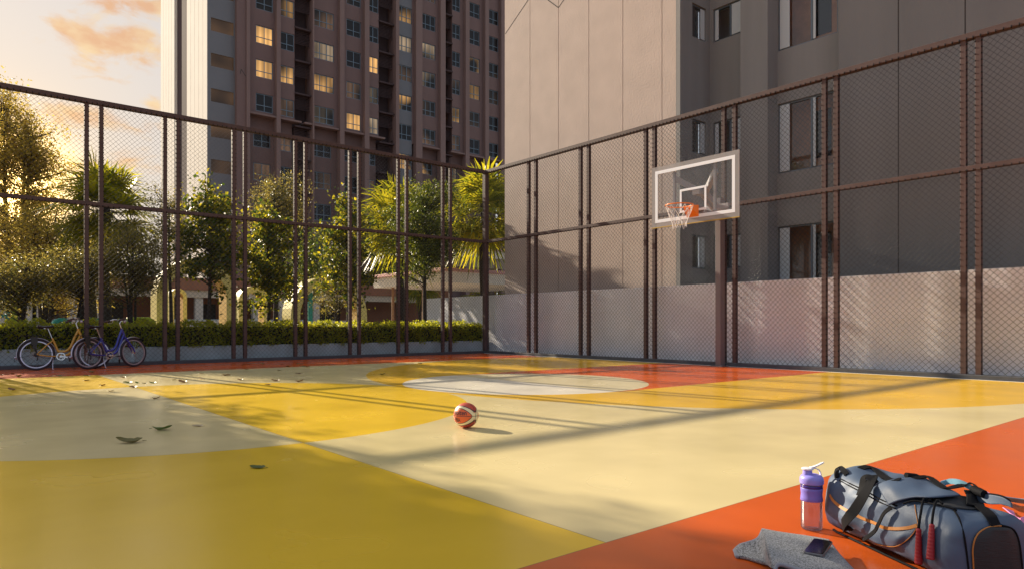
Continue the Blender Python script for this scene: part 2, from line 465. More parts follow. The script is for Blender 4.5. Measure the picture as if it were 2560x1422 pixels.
def wall_with_holes(mb, fix, a0, a1, th, rows, openings, axis, z1=HT, mi=0):
    """Wall of thickness th; openings: (a_lo, a_hi); rows: (z_lo, z_hi)."""
    def bxx(p, q, zl, zh):
        if q - p < 1e-4 or zh - zl < 1e-4: return
        if axis == 'x': mb.box(fix, fix+th, p, q, zl, zh, mi)
        else: mb.box(p, q, fix, fix+th, zl, zh, mi)
    cur = a0
    for (p, q) in sorted(openings):
        bxx(cur, p, 0, z1)
        z = 0
        for (zl, zh) in rows:
            bxx(p, q, z, zl); z = zh
        bxx(p, q, z, z1); cur = q
    bxx(cur, a1, 0, z1)

FL = 3.36
rowsB = [(1.75+FL*k, 3.66+FL*k) for k in range(7)]
rowsR = [(2.62+FL*k, 3.60+FL*k) for k in range(7)]
ym0, ym1 = on_x(1851, MX), on_x(1919, MX); yp = on_x(2097, MX)
yw0, yw1 = on_x(2094, BX_), on_x(1944, BX_); yr0, yr1 = on_x(1854, RX), on_x(1783, RX)
def return_x(px): d = ray(px); return 11.88*d[0]/d[1]
xr0, xr1 = return_x(1731), return_x(1766)
mb = MB()
wall_with_holes(mb, 11.88, AX+.14, RX, .25, rowsR, [(xr0, xr1)], 'y')           # return face, looks to -Y
wall_with_holes(mb, RX, 10.2, 11.88, .25, rowsR, [(yr0, yr1)], 'x')
mb.box(MX, MX+.9, ym1, ym0, 0, HT)
mb.box(MX, MX+1.2, -8, yp, 0, HT, 1)
wall_with_holes(mb, BX_, yp, ym1, .25, rowsB, [(yw0, yw1)], 'x')
bput('bay_wall', mb, [M['facade_grey'], M['plaster_grey']])
mb = MB()
for px in (2246, 2413): yy = on_x(px, MX); mb.box(MX-.003, MX+.003, yy-.012, yy+.012, 0, HT)
bput('panel_groove', mb, M['groove'])
mb = MB(); mb.box(AX, MX+2, -8, 19.5, HT, HT+.4); bput('roof', mb, M['facade_grey'])
def window_x(x, y0, y1, z0, z1, bars, jamb, inner, dark):
    """Window in a wall facing -X: frame, clear pane, pale panels painting the sky-lit reveals, and the room wall seen behind."""
    f = MB(); w = .045
    f.box(x+.06, x+.14, y0, y0+w, z0, z1); f.box(x+.06, x+.14, y1-w, y1, z0, z1)
    f.box(x+.06, x+.14, y0+w, y1-w, z0, z0+w); f.box(x+.06, x+.14, y0+w, y1-w, z1-w, z1)
    for b in bars: f.box(x+.05, x+.135, b-.03, b+.03, z0+w, z1-w)
    fr = bput('window', f, M['win_frame'], bevel=.004)
    g = MB(); g.box(x+.10, x+.104, y0+w, y1-w, z0+w, z1-w); bput('pane', g, M['clear'], fr)
    q = MB()
    for (p0, p1) in jamb: q.box(x+.03, x+.055, p0, p1, z0+.05, z1-.05)
    bput('lit_reveal', q, M['win_light'], fr)  # opaque pale panels stand in for reveals brightened by the sky
    r = MB(); r.box(x+.9, x+.95, y0-.6, y1+.6, z0-.3, z1+.3, 0)
    r.box(x+.26, x+.9, y0-.65, y0-.6, z0-.3, z1+.3, 1); r.box(x+.26, x+.9, y1+.6, y1+.65, z0-.3, z1+.3, 1)
    r.box(x+.26, x+.9, y0-.6, y1+.6, z0-.35, z0-.3, 1); r.box(x+.26, x+.9, y0-.6, y1+.6, z1+.3, z1+.35, 1)
    for (p0, p1, a, b) in dark: r.box(x+.88, x+.898, p0, p1, z0+a, z0+b, 2)  # dark slabs stand in for the tower reflected in the panes
    bput('room', r, [M[inner], M['interior_pale'], M['glass_dark']], fr)
def window_y(y, x0, x1, z0, z1):
    f = MB(); w = .04
    f.box(x0, x0+w, y+.06, y+.14, z0, z1); f.box(x1-w, x1, y+.06, y+.14, z0, z1)
    f.box(x0+w, x1-w, y+.06, y+.14, z0, z0+w); f.box(x0+w, x1-w, y+.06, y+.14, z1-w, z1)
    fr = bput('window', f, M['win_frame'], bevel=.004)
    g = MB(); g.box(x0+w, x1-w, y+.10, y+.104, z0+w, z1-w); bput('pane', g, M['clear'], fr)
    q = MB(); q.box(x1-.24, x1-.05, y+.03, y+.055, z0+.05, z1-.05); bput('lit_reveal', q, M['win_light'], fr)  # pale panel again painting a reveal bright from the sky
    r = MB(); r.box(x0-.3, x1+.3, y+.5, y+.55, z0-.2, z1+.2, 0); r.box(x0-.3, x1+.3, y+.26, y+.5, z1+.2, z1+.25, 1)
    bput('room', r, [M['interior_pale'], M['interior']], fr)
M['clear'] = thin_glass('clear_window_glass', (.86,.88,.9), .02, .04, fmax=.4)
M['interior'] = mat('room_interior', (.72,.33,.18), .8, var=.15)
for k in range(5):
    zl, zh = rowsB[k]; W = yw1-yw0
    window_x(BX_, yw0, yw1, zl, zh, (yw0+W*.43,), [(yw1-W*.20, yw1-.05), (yw0+W*.36, yw0+W*.40)], 'interior', [(yw0+W*.35, yw0+W*.62, .45, 1.75), (yw0-.2, yw0+W*.22, .7, 1.75)])
    zl, zh = rowsR[k]; W = yr1-yr0
    window_x(RX, yr0, yr1, zl, zh, (yr0+W*.42,), [(yr1-.16, yr1-.05), (yr0+.05, yr0+W*.36)], 'interior_pale', [(yr0+W*.35, yr0+W*.68, -.2, .80)])
    window_y(11.88, xr0, xr1, zl, zh)

# ------------------------------------------------------------------ tower behind the trees
TY, HT2, FLH, WT0 = 59.6, 46.0, 2.953, 23.96
tw = thing('residential_tower', 'tall brown residential tower with lit windows and ivory end wall behind the trees', 'building', (17, TY, 0))
tinv = Matrix.Translation(-tw.location)
def tput(nm, mb, mats, par=None, smooth=False):
    o = build(nm, mb, mats, par or tw, smooth); o.data.transform(tinv); return o
def zx(z): return on_y(400 + z/2.943, TY)
cols = [(705,832),(880,988),(1125,1280),(1372,1478),(1528,1608),(1745,1853),(1918,2027),(2150,2208),(2272,2352),(2415,2490)]
fins = [(625,650),(845,875),(1110,1121),(1310,1342),(1492,1525),(1720,1744),(1868,1914),(2048,2084),(2232,2260),(2376,2403),(2494,2522)]
recs = [(990,1109),(1609,1719),(2086,2149)]
rows = [(WT0-1.56+FLH*k, WT0+FLH*k) for k in range(-7, 7)]
LEDGE = 19.2
wall = MB()
def strip(x0, x1, openings=False, mi=0, setback=.6):
    zs = []
    if openings:
        z = 0
        for (a, b) in rows: zs.append((z, a)); z = b
        zs.append((z, HT2))
    else: zs = [(0, HT2)]
    for (a, b) in zs:
        if a < LEDGE < b:
            wall.box(x0, x1, TY+setback, TY+setback+.4, a, LEDGE, mi); wall.box(x0, x1, TY, TY+1.0, LEDGE, b, mi)
        elif b <= LEDGE: wall.box(x0, x1, TY+setback, TY+setback+.4, a, b, mi)
        else: wall.box(x0, x1, TY, TY+.35, a, b, mi)
edges = [650] + [v for c in cols for v in c] + [2494]
for i, c in enumerate(cols):
    grey = 1 if i == 5 else 0
    strip(zx(c[0]), zx(c[1]), True, grey, .6 if i != 5 else .003)
prev = 650
segs = []
allx = sorted([(c[0], c[1], 'c') for c in cols] + [(r[0], r[1], 'r') for r in recs])
for a, b, k in allx:
    if a > prev+.5: segs.append((prev, a))
    prev = max(prev, b)
segs.append((prev, 2494))
for a, b in segs: strip(zx(a), zx(b))
tput('wall', wall, [M['tower'], M['tower_grey']])
mb = MB()
for a, b in fins: mb.box(zx(a), zx(b), TY-.45, TY+.25, 0, HT2)
tput('fin', mb, M['tower_fin'])
mb = MB()
for a, b in recs:
    x0, x1 = zx(a), zx(b)
    mb.box(x0, x1, TY+1.2, TY+1.4, 0, HT2)
    for k in range(-7, 8):
        z = WT0 + .62 + FLH*k
        mb.box(x0+.002, x1-.002, TY-.15, TY+1.2, z, z+.14)
        for q in range(9): mb.box(x0+.002, x1-.002, TY+.25, TY+.30, z-.12-q*.14, z-.06-q*.14)
tput('louver_screen', mb, M['tower_dark'])
for i, c in enumerate(cols):
    if i == 5: continue
    x0 = zx(c[0]) - .9 if i in (0, 2, 3) else zx(c[0]) - .35
    mb = MB(); mb.box(x0, zx(c[1])+.55, TY-.35, TY+.55, LEDGE-.16, LEDGE)
    tput('ledge', mb, M['tower_fin'])
# slate stair column with wide bronze windows, brown corner column
mb = MB()
xa, xb = 16.83, zx(557); wx0, wx1 = zx(379), zx(549)
srow = [(26.55-1.1+FLH*k, 26.55+FLH*k) for k in range(-8, 6)]
z = 0
for a, b in srow: mb.box(wx0, wx1, TY+.2, TY+.55, z, a); z = b
mb.box(wx0, wx1, TY+.2, TY+.55, z, HT2); mb.box(xa, wx0, TY+.2, TY+.55, 0, HT2); mb.box(wx1, xb, TY+.2, TY+.55, 0, HT2)
tput('stair_wall', mb, M['tower_grey'])
mb = MB(); mb.box(xb, zx(625), TY-.3, TY+.35, 0, HT2); tput('corner_column', mb, M['tower'])
mb = MB()
for (p, q) in (((590,545),(597,512)), ((597,512),(632,565))):
    a = Vector(on_y(400+p[0]/2.943, TY-.3, p[1]/2.943)); b = Vector(on_y(400+q[0]/2.943, TY-.3, q[1]/2.943))
    mb.bar(a, b, .02, .05, up=(0,0,1) if abs((b-a).z) < abs((b-a).x) else (1,0,0))
tput('chevron_groove', mb, M['groove'])
# ivory end wall, receding along Y
EX = 16.8
mb = MB()
def clad(y0, y1, n):
    w = (y1-y0)/n
    for i in range(n): mb.box(EX, EX+.3, y0+i*w+.03, y0+(i+1)*w-.03, 0, HT2)
clad(TY+.2, 66.0, 5); clad(70.3, 75.6, 5)
tput('end_cladding', mb, M['tower_white'])
mb = MB(); mb.box(EX+.29, EX+.5, TY+.56, 76, 0, HT2); mb.box(EX+.25, EX+.3, 66.0, 70.3, 0, HT2)
tput('end_recess', mb, M['tower_dark'])
mb = MB(); mb.box(EX+.5, 48.3, TY+1.42, 75.5, 0, HT2); tput('tower_core', mb, M['tower'])
mb = MB(); mb.box(EX, 48.4, TY-.4, 76, HT2, HT2+.6); tput('roof', mb, M['tower'])

def lit_mat(name, c, lo, hi, stripes=14., warm=True):
    m, nt, p = nodes_of(name); n = NM(nt); N = nt.nodes; L = nt.links
    tc = N.new('ShaderNodeTexCoord'); oi = N.new('ShaderNodeObjectInfo')
    sep = N.new('ShaderNodeSeparateXYZ'); L.new(tc.outputs['Object'], sep.inputs[0])
    nz = N.new('ShaderNodeTexNoise'); nz.noise_dimensions = '4D'; nz.inputs['Scale'].default_value = .42; nz.inputs['Detail'].default_value = 0
    L.new(tc.outputs['Object'], nz.inputs['Vector']); L.new(n.mul(oi.outputs['Random'], 50.), nz.inputs['W'])
    v = n.m('MULTIPLY_ADD', n.m('SUBTRACT', nz.outputs['Fac'], .35, clamp=True), 3.0, .0, clamp=True)
    # folds of a curtain in front of the lamp light
    cs = n.m('MULTIPLY_ADD', n.m('SINE', n.mul(sep.outputs[0], stripes)), .18, .82)
    s = n.mul(n.mul(v, cs), n.m('MULTIPLY_ADD', oi.outputs['Random'], hi-lo, lo))
    p.inputs['Base Color'].default_value = (.03,.025,.022,1); p.inputs['Roughness'].default_value = .12; p.inputs['Specular IOR Level'].default_value = .2
    p.inputs['Emission Color'].default_value = (*c,1); L.new(s, p.inputs['Emission Strength'])
    return m
M['lit_warm'] = lit_mat('warm_lit_room', (1,.53,.17), .12, .62)
M['lit_pale'] = lit_mat('pale_lit_room', (1,.72,.45), .06, .34)
M['lit_low'] = lit_mat('dim_lit_room', (.75,.42,.24), .03, .13)
M['lit_bronze'] = lit_mat('bronze_stair_glass', (.8,.42,.2), .03, .10, .6)
wrand = random.Random(3)
bright = {(0,0),(1,0),(0,2),(1,2),(5,0),(5,3),(0,1),(5,4),(4,1),(8,2),(7,0),(2,0),(3,-1),(6,-2),(5,-2),(4,3),(8,1)}
pale = {(2,1),(6,1),(4,-1),(5,2),(4,0),(7,-2),(2,-1),(6,2)}
for i, c in enumerate(cols):
    x0, x1 = zx(c[0]), zx(c[1])
    for k, (z0, z1) in zip(range(-7, 7), rows):
        d = ray(400 + (c[0]+c[1])/2/2.943); D = TY/d[1]
        if HY - F*(z0-1)/D < -12 or z1 < 8: continue
        yb = TY if (z0 > LEDGE or i == 5) else TY+.6
        f = MB(); w = .07; W = x1-x0
        f.box(x0, x0+w, yb+.08, yb+.16, z0, z1); f.box(x1-w, x1, yb+.08, yb+.16, z0, z1)
        f.box(x0+w, x1-w, yb+.08, yb+.16, z0, z0+w); f.box(x0+w, x1-w, yb+.08, yb+.16, z1-w, z1)
        for fr in ((.33,.66) if W > 1.6 else (.5,)): f.box(x0+W*fr-.03, x0+W*fr+.03, yb+.07, yb+.15, z0+w, z1-w)
        f.box(x0+w, x1-w, yb+.06, yb+.11, z0+.52, z0+.58)
        win = tput('window', f, M['tower_frame'])
        g = MB()
        g.box(x0+w, x1-w, yb+.115, yb+.125, z0+w, z1-w)
        mm = M['lit_warm'] if (i, k) in bright else M['lit_pale'] if (i, k) in pale else (M['lit_low'] if wrand.random() < .5 else M['glass_dark'])
        tput('pane', g, mm, win)
for z0, z1 in srow[4:]:
    g = MB(); g.box(wx0, wx1, TY+.3, TY+.34, z0, z1); tput('stair_window', g, M['lit_bronze'])
# ------------------------------------------------------------------ foliage
def leaf_quads(rng, P, size, aspect=.5, up=.3, fold=.12, dirs=None):
    n = len(P)
    d = rng.normal(size=(n,3)) if dirs is None else dirs + rng.normal(size=(n,3))*.45
    d[:,2] -= .25; d /= np.linalg.norm(d, axis=1, keepdims=True)
    q = rng.normal(size=(n,3)); q[:,2] += up*2
    s = np.cross(d, q); s /= (np.linalg.norm(s, axis=1, keepdims=True)+1e-9)
    nn = np.cross(s, d)
    L = (size*rng.uniform(.65, 1.3, n))[:,None]; W = L*aspect
    V = np.empty((n,4,3))
    V[:,0] = P; V[:,1] = P + d*L*.45 + s*W*.5 + nn*L*fold; V[:,2] = P + d*L; V[:,3] = P + d*L*.45 - s*W*.5 + nn*L*fold
    return V

def crown_points(rng, c, rad, nclump, shell=.55, flat=0., lobes=None):
    out = []
    c = np.array(c); rad = np.array(rad)
    while len(out) < nclump:
        p = rng.normal(size=3); p /= np.linalg.norm(p); r = rng.uniform(shell**3, 1)**(1/3)
        # uneven outline: the radius swells and shrinks with direction
        wob = 1 + .22*math.sin(3.1*p[0]+1.7*p[2]*4+c[0]*2) + .16*math.sin(5.3*p[1]+4.1*p[2]+c[1])
        q = p*r*wob
        if lobes == 'cone': q[:2] *= 1.15 - .55*(q[2]+1)/2*1.2
        out.append(c + q*rad)
    return np.array(out)

def tree(name, label, base, zc, rad, nclump, per, lsize, lm, seed, csig=.3, trunk_r=.05, stems=1, fork=.35, off=(0,0), shell=.4, lobes=None, group=None, aspect=.5, extra=(), z0=.3, cat='tree', up=.3, zfork=None):
    rng = np.random.default_rng(seed); rr = random.Random(seed)
    bx, by = base
    t = thing(name, label, cat, (bx, by, z0), group=group)
    C = crown_points(rng, (bx+off[0], by+off[1], zc), rad, nclump, shell, lobes=lobes)
    if len(extra): C = np.vstack([C, np.array(extra)])
    tr = MB()
    ztop = zc + rad[2]*.55
    stemlines = []
    for s in range(stems):
        a = rr.uniform(0, 6.28) if stems > 1 else 0
        k = .42*min(rad[0], 1.2) if stems > 1 else 0
        pts = []
        for i in range(8):
            f = i/7; z = z0 + (ztop-z0)*f
            w = .04*math.sin(f*5+seed+s)*(1 if f > .05 else 0)
            pts.append(Vector((bx + off[0]*f + math.cos(a)*k*f**.8 + w, by + off[1]*f + math.sin(a)*k*f**.8 + w*.5, z)))
        stemlines.append(pts)
        tr.tube(pts, [trunk_r*(1.15 - f*.95/1) * (1 if stems == 1 else .7) + .006 for f in np.linspace(0,1,8)], 7)
    if zfork is None: zfork = z0 + (zc-rad[2]-z0)*.8 + .15
    for c in C:
        c = Vector(c); pts = min(stemlines, key=lambda L: (L[5]-c).length)
        h = max(zfork, min(c.z - .30*((c.xy-pts[4].xy).length) - .15, ztop-.1))
        f = (h - z0)/(ztop - z0)*7; i = min(6, max(0, int(f))); p = pts[i].lerp(pts[i+1], min(1, max(0, f-i)))
        m = p.lerp(c, .5); m.z += .08*(c-p).length*rr.uniform(-.6, 1); m.x += rr.uniform(-.06,.06)
        ln = (c-p).length
        tr.tube([p, p.lerp(m,.5), m, m.lerp(c,.5), c], [trunk_r*.34, trunk_r*.27, trunk_r*.2, trunk_r*.13, .004], 4, caps=False)
        for q in range(2):
            e = c + Vector((rr.gauss(0,1), rr.gauss(0,1), rr.gauss(.2,.8)))*csig
            tr.tube([m.lerp(c,.6), c.lerp(e,.5), e], [.007,.005,.003], 3, caps=False)
    build('trunk', tr, M['bark'], t, True).data.transform(Matrix.Translation((-bx,-by,-z0)))
    n = len(C)*per
    idx = np.repeat(np.arange(len(C)), per)
    sig = csig*rng.uniform(.55, 1.25, len(C))[idx][:,None]
    P = C[idx] + rng.normal(size=(n,3))*sig*np.array([1,1,.75])
    P[:,2] = np.maximum(P[:,2], z0+.15)
    V = leaf_quads(rng, P, np.full(n, lsize), aspect, up) - np.array([bx,by,z0])
    o = link('crown', quads_mesh('crown', V), lm, t); return t

def at(px, Y): return (on_y(px, Y), Y)
def zat(px, py, Y): return on_y(px, Y, py)[2]

G1 = 'young maples in the hedge bed'
for px, ytop, ybot, hw, sd, lab in ((523,450,745,78,1,'slender young maple, tallest of the row, in front of the ivory tower end'),
                                    (670,520,775,66,2,'slender young maple just right of the second fence post pair from the arches'),
                                    (868,500,760,62,3,'slender young maple with a pointed top beside the yellow swing arch')):
    Y = 20.7; b = at(px, Y); D = Y/ray(px)[1]
    zt, zb = zat(px, ytop, Y), zat(px, ybot, Y); rx = hw/F*D*.95
    tip = [(b[0]+random.uniform(-.12,.12)-.12, Y+random.uniform(-.2,.2), zt-.1-.22*i) for i in range(4)] + [(b[0]+.42, Y, zt-.55), (b[0]+.36, Y+.1, zt-.8)]
    tree('maple_tree', lab, b, (zt+zb)/2-.15, (rx, rx*.95, (zt-zb)/2*.92), 70, 62, .115, M['leaf_maple'], 10+sd, csig=.19, trunk_r=.055, aspect=.72, extra=tip, zfork=zb+.1, group=G1, z0=.37)

def simple_tree(name, lab, px, Y, ytop, ybot, hw, nclump, per, ls, lm, sd, **k):
    b = at(px, Y); D = Y/ray(px)[1]; zt, zb = zat(px, ytop, Y), zat(px, ybot, Y); rx = hw/F*D
    cs = k.pop('csig', .28)
    return tree(name, lab, b, (zt+zb)/2, (rx, rx*k.pop('depth', .9), (zt-zb)/2), nclump, per, ls, lm, sd, csig=cs, **k)

simple_tree('olive_tree', 'rounded multi-stemmed olive bush tree behind the bicycles', 335, 21.6, 570, 745, 78, 90, 115, .064, M['leaf_olive'], 21, stems=5, trunk_r=.045, csig=.2, zfork=.9)
simple_tree('olive_tree', 'low spreading olive tree between the first fence posts and the big golden tree', 185, 22.0, 620, 735, 92, 75, 105, .07, M['leaf_olive'], 22, stems=4, trunk_r=.06, csig=.22, zfork=1.0)
simple_tree('olive_tree', 'small olive bush tree at the far left edge behind the hedge', 35, 21.2, 640, 770, 80, 72, 105, .07, M['leaf_olive'], 23, stems=4, trunk_r=.05, csig=.2, zfork=.9)
simple_tree('olive_tree', 'small open olive tree between the yellow arch and the pointed maple', 838, 22.4, 655, 775, 48, 46, 80, .058, M['leaf_olive'], 24, stems=4, trunk_r=.035, csig=.17, zfork=.8)
simple_tree('round_tree', 'dusty olive green round crowned tree rising above the second maple', 688, 27, 440, 580, 62, 70, 110, .085, M['leaf_olive'], 25, trunk_r=.09, csig=.28)
simple_tree('round_tree', 'thin pale tree beside the ivory tower end left of the tallest maple', 425, 25, 470, 690, 42, 46, 80, .08, M['leaf_olive'], 26, trunk_r=.06, csig=.26)
simple_tree('dense_tree', 'dark shady tree behind the yellow swing arch', 775, 31, 590, 745, 52, 46, 120, .11, M['leaf_dark'], 27, trunk_r=.1, csig=.36)
simple_tree('dense_tree', 'dense small leaved tree with dark crooked trunk in front of the pink canopy', 1063, 20.9, 472, 690, 96, 150, 130, .075, M['leaf_dark'], 28, trunk_r=.075, csig=.2, off=(0,0), zfork=2.0, z0=.37)
# big golden tree against the low sun, and its neighbours
tree('golden_tree', 'large backlit golden tree at the left edge rising above the fence', at(40, 34), 6.5, (1.85,1.9,4.0), 190, 150, .11, M['leaf_gold'], 31, csig=.38, trunk_r=.16, stems=3, zfork=2.4, lobes='cone', z0=0, extra=[(on_y(105,34)+random.uniform(-.7,.7), 34, z) for z in (7.2,7.8,8.4,9.0)])
tree('golden_tree', 'lower backlit golden tree filling the gap below the fan palm', at(110, 30), 3.4, (2.1,1.5,2.0), 140, 150, .095, M['leaf_gold'], 32, csig=.34, trunk_r=.1, stems=3, zfork=1.2, z0=0)
# shade trees beyond the left edge of the picture: they throw the broad shade across the near court
tree('shade_tree', 'tall broad shade tree standing beyond the left edge of the fence', (-2.75, 22.6), 7.2, (2.35,1.9,4.3), 520, 130, .17, M['leaf_dark'], 33, csig=.42, trunk_r=.2, zfork=3.4, shell=.1, z0=0)
tree('shade_tree', 'second shade tree standing farther left beyond the fence', (-7.2, 22.8), 8.4, (2.6,2.0,3.0), 200, 110, .18, M['leaf_dark'], 34, csig=.5, trunk_r=.2, zfork=4.4, shell=.1, z0=0)
tree('shade_tree', 'low broad shade tree beyond the left edge beside the golden tree', (-2.2, 23.4), 4.0, (1.9,1.7,2.2), 120, 110, .14, M['leaf_dark'], 35, csig=.4, trunk_r=.14, zfork=2.2, shell=.1, z0=0)

# fan palms
def palm(label, px, Y, py, rad, sd, nf=38, group='fan palms in the garden', trunk=True):
    rng = random.Random(sd); x, _, z = on_y(px, Y, py)
    t = thing('fan_palm', label, 'palm', (x, Y, 0), group=group)
    tr = MB(); pts = [(0+.05*math.sin(i), 0, z*i/7) for i in range(8)]
    tr.tube(pts, [.14]*6+[.12,.10], 9); 
    V = []
    for i in range(nf):
        az = i*2.39996 + rng.uniform(-.2,.2); f = (i+.5)/nf
        el = R(88 - 150*f**.85 + rng.uniform(-8, 8))
        d = Vector((math.cos(az)*math.cos(el), math.sin(az)*math.cos(el), math.sin(el)))
        pl = rad*rng.uniform(.34,.52); hub = Vector((0,0,z)) + d*pl; hub.z -= .10*rad*math.cos(el)
        tr.tube([Vector((0,0,z-.05)), Vector((0,0,z)) + d*pl*.5, hub], [.018,.013,.010], 4, caps=False)
        side = d.cross(Vector((0,0,1))); side = side.normalized() if side.length > .1 else Vector((math.cos(az+1.57), math.sin(az+1.57), 0))
        upv = side.cross(d)
        ns = 21; bl = rad*rng.uniform(.55,.75)
        for k in range(ns):
            g = R(-118 + 236*k/(ns-1)); e = d*math.cos(g) + side*math.sin(g) + upv*(.12+.10*abs(math.sin(g)))
            e.normalize(); Lk = bl*(1 - .28*abs(g)/R(118))*rng.uniform(.9,1.08)
            w = e.cross(upv).normalized()*Lk*.033
            p0, p1 = hub, hub + e*Lk*.55 + upv*(.01 if k % 2 else -.01)
            p2 = hub + e*Lk + Vector((0,0,-1))*Lk*rng.uniform(.14,.42)
            V.append((p0-w*.35, p1-w, p1+w, p0+w*.35)); V.append((p1-w, p2-w*.12, p2+w*.12, p1+w))
    build('trunk', tr, M['bark'], t, True)
    link('crown', quads_mesh('crown', np.array([[tuple(v) for v in q] for q in V])), M['leaf_palm'], t)
palm('fan palm with glowing fronds against the bright sky behind the left fence', 265, 27, 520, 2.05, 41, 48)
palm('fan palm left of the dense dark trunked tree', 1003, 25, 560, 2.4, 42, 44)
palm('tall fan palm rising over the fence corner', 1207, 25, 530, 2.6, 43, 54)
palm('fan palm with hanging old fronds behind the lower pink canopy', 1050, 36, 700, 1.9, 44, 30)
palm('low fan palm in the dark gap between the two pink canopies', 1215, 36, 735, 2.0, 45, 30)
palm('small fan palm low behind the golden trees', 230, 28.5, 610, 1.6, 46, 30)

# clipped hedge
rng = np.random.default_rng(5)
hx0, hx1 = -6.0, on_y(1192, 19.8)
n = 30000
P = np.empty((n,3)); u = rng.uniform(hx0, hx1, n); sel = rng.uniform(size=n)
P[:,0] = u
wob = .05*np.sin(u*5.1)+.045*np.sin(u*11.3+1)+.03*np.sin(u*23)
yy = rng.uniform(FY+.50, FY+1.25, n); zz = rng.uniform(.40, 1.03, n)
top = sel < .42; front = (sel >= .42) & (sel < .96)
zz[top] = 1.0 + wob[top] + rng.normal(0,.035,top.sum())
yy[front] = FY+.47 + rng.normal(0,.035,front.sum()) + .04*np.sin(u[front]*9+zz[front]*7)
P[:,1] = yy; P[:,2] = np.minimum(zz, 1.12)
end = P[:,0] > hx1-.25; P[end,2] = np.minimum(P[end,2], .95)
hd = thing('hedge', 'clipped yellow green hedge growing along the grey planter wall', 'hedge', (4, FY+.8, .4))
V = leaf_quads(rng, P, np.full(n, .075), .55, up=.5) - np.array([4, FY+.8, .4])
link('foliage', quads_mesh('foliage', V), M['leaf_hedge'], hd)
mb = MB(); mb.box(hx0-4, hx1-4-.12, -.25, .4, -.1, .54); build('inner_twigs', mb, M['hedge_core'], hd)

# ------------------------------------------------------------------ garden structures
M['pink'] = mat('pink_roof_edge', (.68,.34,.30), .6, var=.05)
M['soffit'] = mat('cream_soffit', (.84,.74,.62), .7, var=.05)
M['post_wood'] = mat('timber_post', (.33,.17,.09), .6, var=.15)
M['arch'] = mat('yellow_play_paint', (.66,.56,.20), .55, var=.04)
M['arch_in'] = mat('amber_play_paint', (.62,.40,.10), .55)
M['teal'] = mat('teal_play_paint', (.05,.36,.30), .5)
M['lime'] = mat('lime_play_paint', (.42,.52,.03), .5)
M['brick_brown'] = mat('terracotta_render', (.30,.13,.075), .85, var=.12, vscale=1)
M['beige'] = mat('beige_band', (.58,.47,.36), .8, var=.05)
M['pillar'] = mat('pale_pillar', (.60,.53,.46), .8, var=.06)
M['dark_open'] = mat('opening_shade', (.035,.028,.026), .6)

def canopy(label, px, Y, ytop, ybot, lx, ly, posts, hgt_post):
    x, _, zt = on_y(px, Y, ytop); zb = zat(px, ybot, Y)
    t = thing('canopy_shelter', label, 'canopy', (x, Y, 0), group='pink edged canopies')
    mb = MB(); mb.box(0, lx, 0, ly, zt-.16, zt); build('roof_slab', mb, M['pink'], t, bevel=.01)
    mb = MB()
    i = .12
    a = [(i,i,zt-.161),(lx-i,i,zt-.161),(lx-i,ly-i,zt-.161),(i,ly-i,zt-.161)]
    j = .22; b = [(j,j,zb),(lx-j,j,zb),(lx-j,ly-j,zb),(j,ly-j,zb)]
    mb.add(a+b, [(0,1,5,4),(1,2,6,5),(2,3,7,6),(3,0,4,7),(4,5,6,7)]); build('soffit', mb, M['soffit'], t)
    for (ox, oy) in posts:
        mb = MB(); mb.tube([(ox,oy,0),(ox,oy,zb+.002)], .075, 10); build('post', mb, M['post_wood'], t, True, angle=40)
    return t
canopy('lower pink edged canopy with cream soffit behind the dense dark trunked tree', 1108, 26.2, 668, 704, 7.5, 7.2, [(.9,.7),(2.9,.7),(5.2,.7),(.7,2.8),(.7,5.8)], 0)
canopy('higher pink edged canopy beside the beige apartment block', 1158, 36, 614, 640, 9, 7, [(1.2,.8),(3.3,.8),(.8,4.5)], 0)

# clubhouse along the back
CY_ = 44.0
ch = thing('clubhouse', 'long low terracotta clubhouse with pale pillars behind the garden trees', 'building', (8, CY_, 0))
def cput(nm, mb, m, bevel=None):
    o = build(nm, mb, m, ch, bevel=bevel); o.data.transform(Matrix.Translation((-8,-CY_,0))); return o
mb = MB(); mb.box(-14, 30, CY_+2.6, CY_+3, 0, 3.3); cput('back_wall', mb, M['brick_brown'])
mb = MB(); mb.box(-14, 30, CY_-.3, CY_+3.2, 3.05, 3.75); cput('roof', mb, M['brick_brown'])
mb = MB(); mb.box(-14, 30, CY_-.2, CY_+.3, 2.62, 3.049); cput('lintel', mb, M['beige'])
for k, px in enumerate((10, 78, 93, 180, 250, 402, 497, 600, 640, 705, 790, 905)):
    x = on_y(px, CY_); mb = MB(); mb.box(x-.22, x+.22, CY_-.1, CY_+.25, 0, 2.62); cput('pillar', mb, M['pillar'])
for px0, px1 in ((110,150),(270,330),(420,470),(520,570),(612,636),(660,700),(740,785),(820,880)):
    x0, x1 = on_y(px0, CY_), on_y(px1, CY_)
    mb = MB(); mb.box(x0, x1, CY_+2.5, CY_+2.59, .3, 2.3); cput('shaded_opening', mb, M['dark_open'])  # flat dark panels painting the shade inside the openings
mb = MB(); mb.box(7.5, 22, CY_-2.2, CY_-2.0, 0, 1.25)
tag(build('garden_wall', mb, M['pillar']), 'low pale garden wall in front of the clubhouse', 'wall')
mb = MB()
for q in range(40):
    x = 3+q*.35; mb.tube([(x, CY_-4, 0),(x, CY_-4, 1.25)], .02, 5)
mb.tube([(3,CY_-4,1.25),(17,CY_-4,1.25)], .03, 6); mb.tube([(3,CY_-4,.3),(17,CY_-4,.3)], .03, 6)
tag(build('garden_railing', mb, M['planter']), 'thin grey metal railing in front of the clubhouse', 'railing')

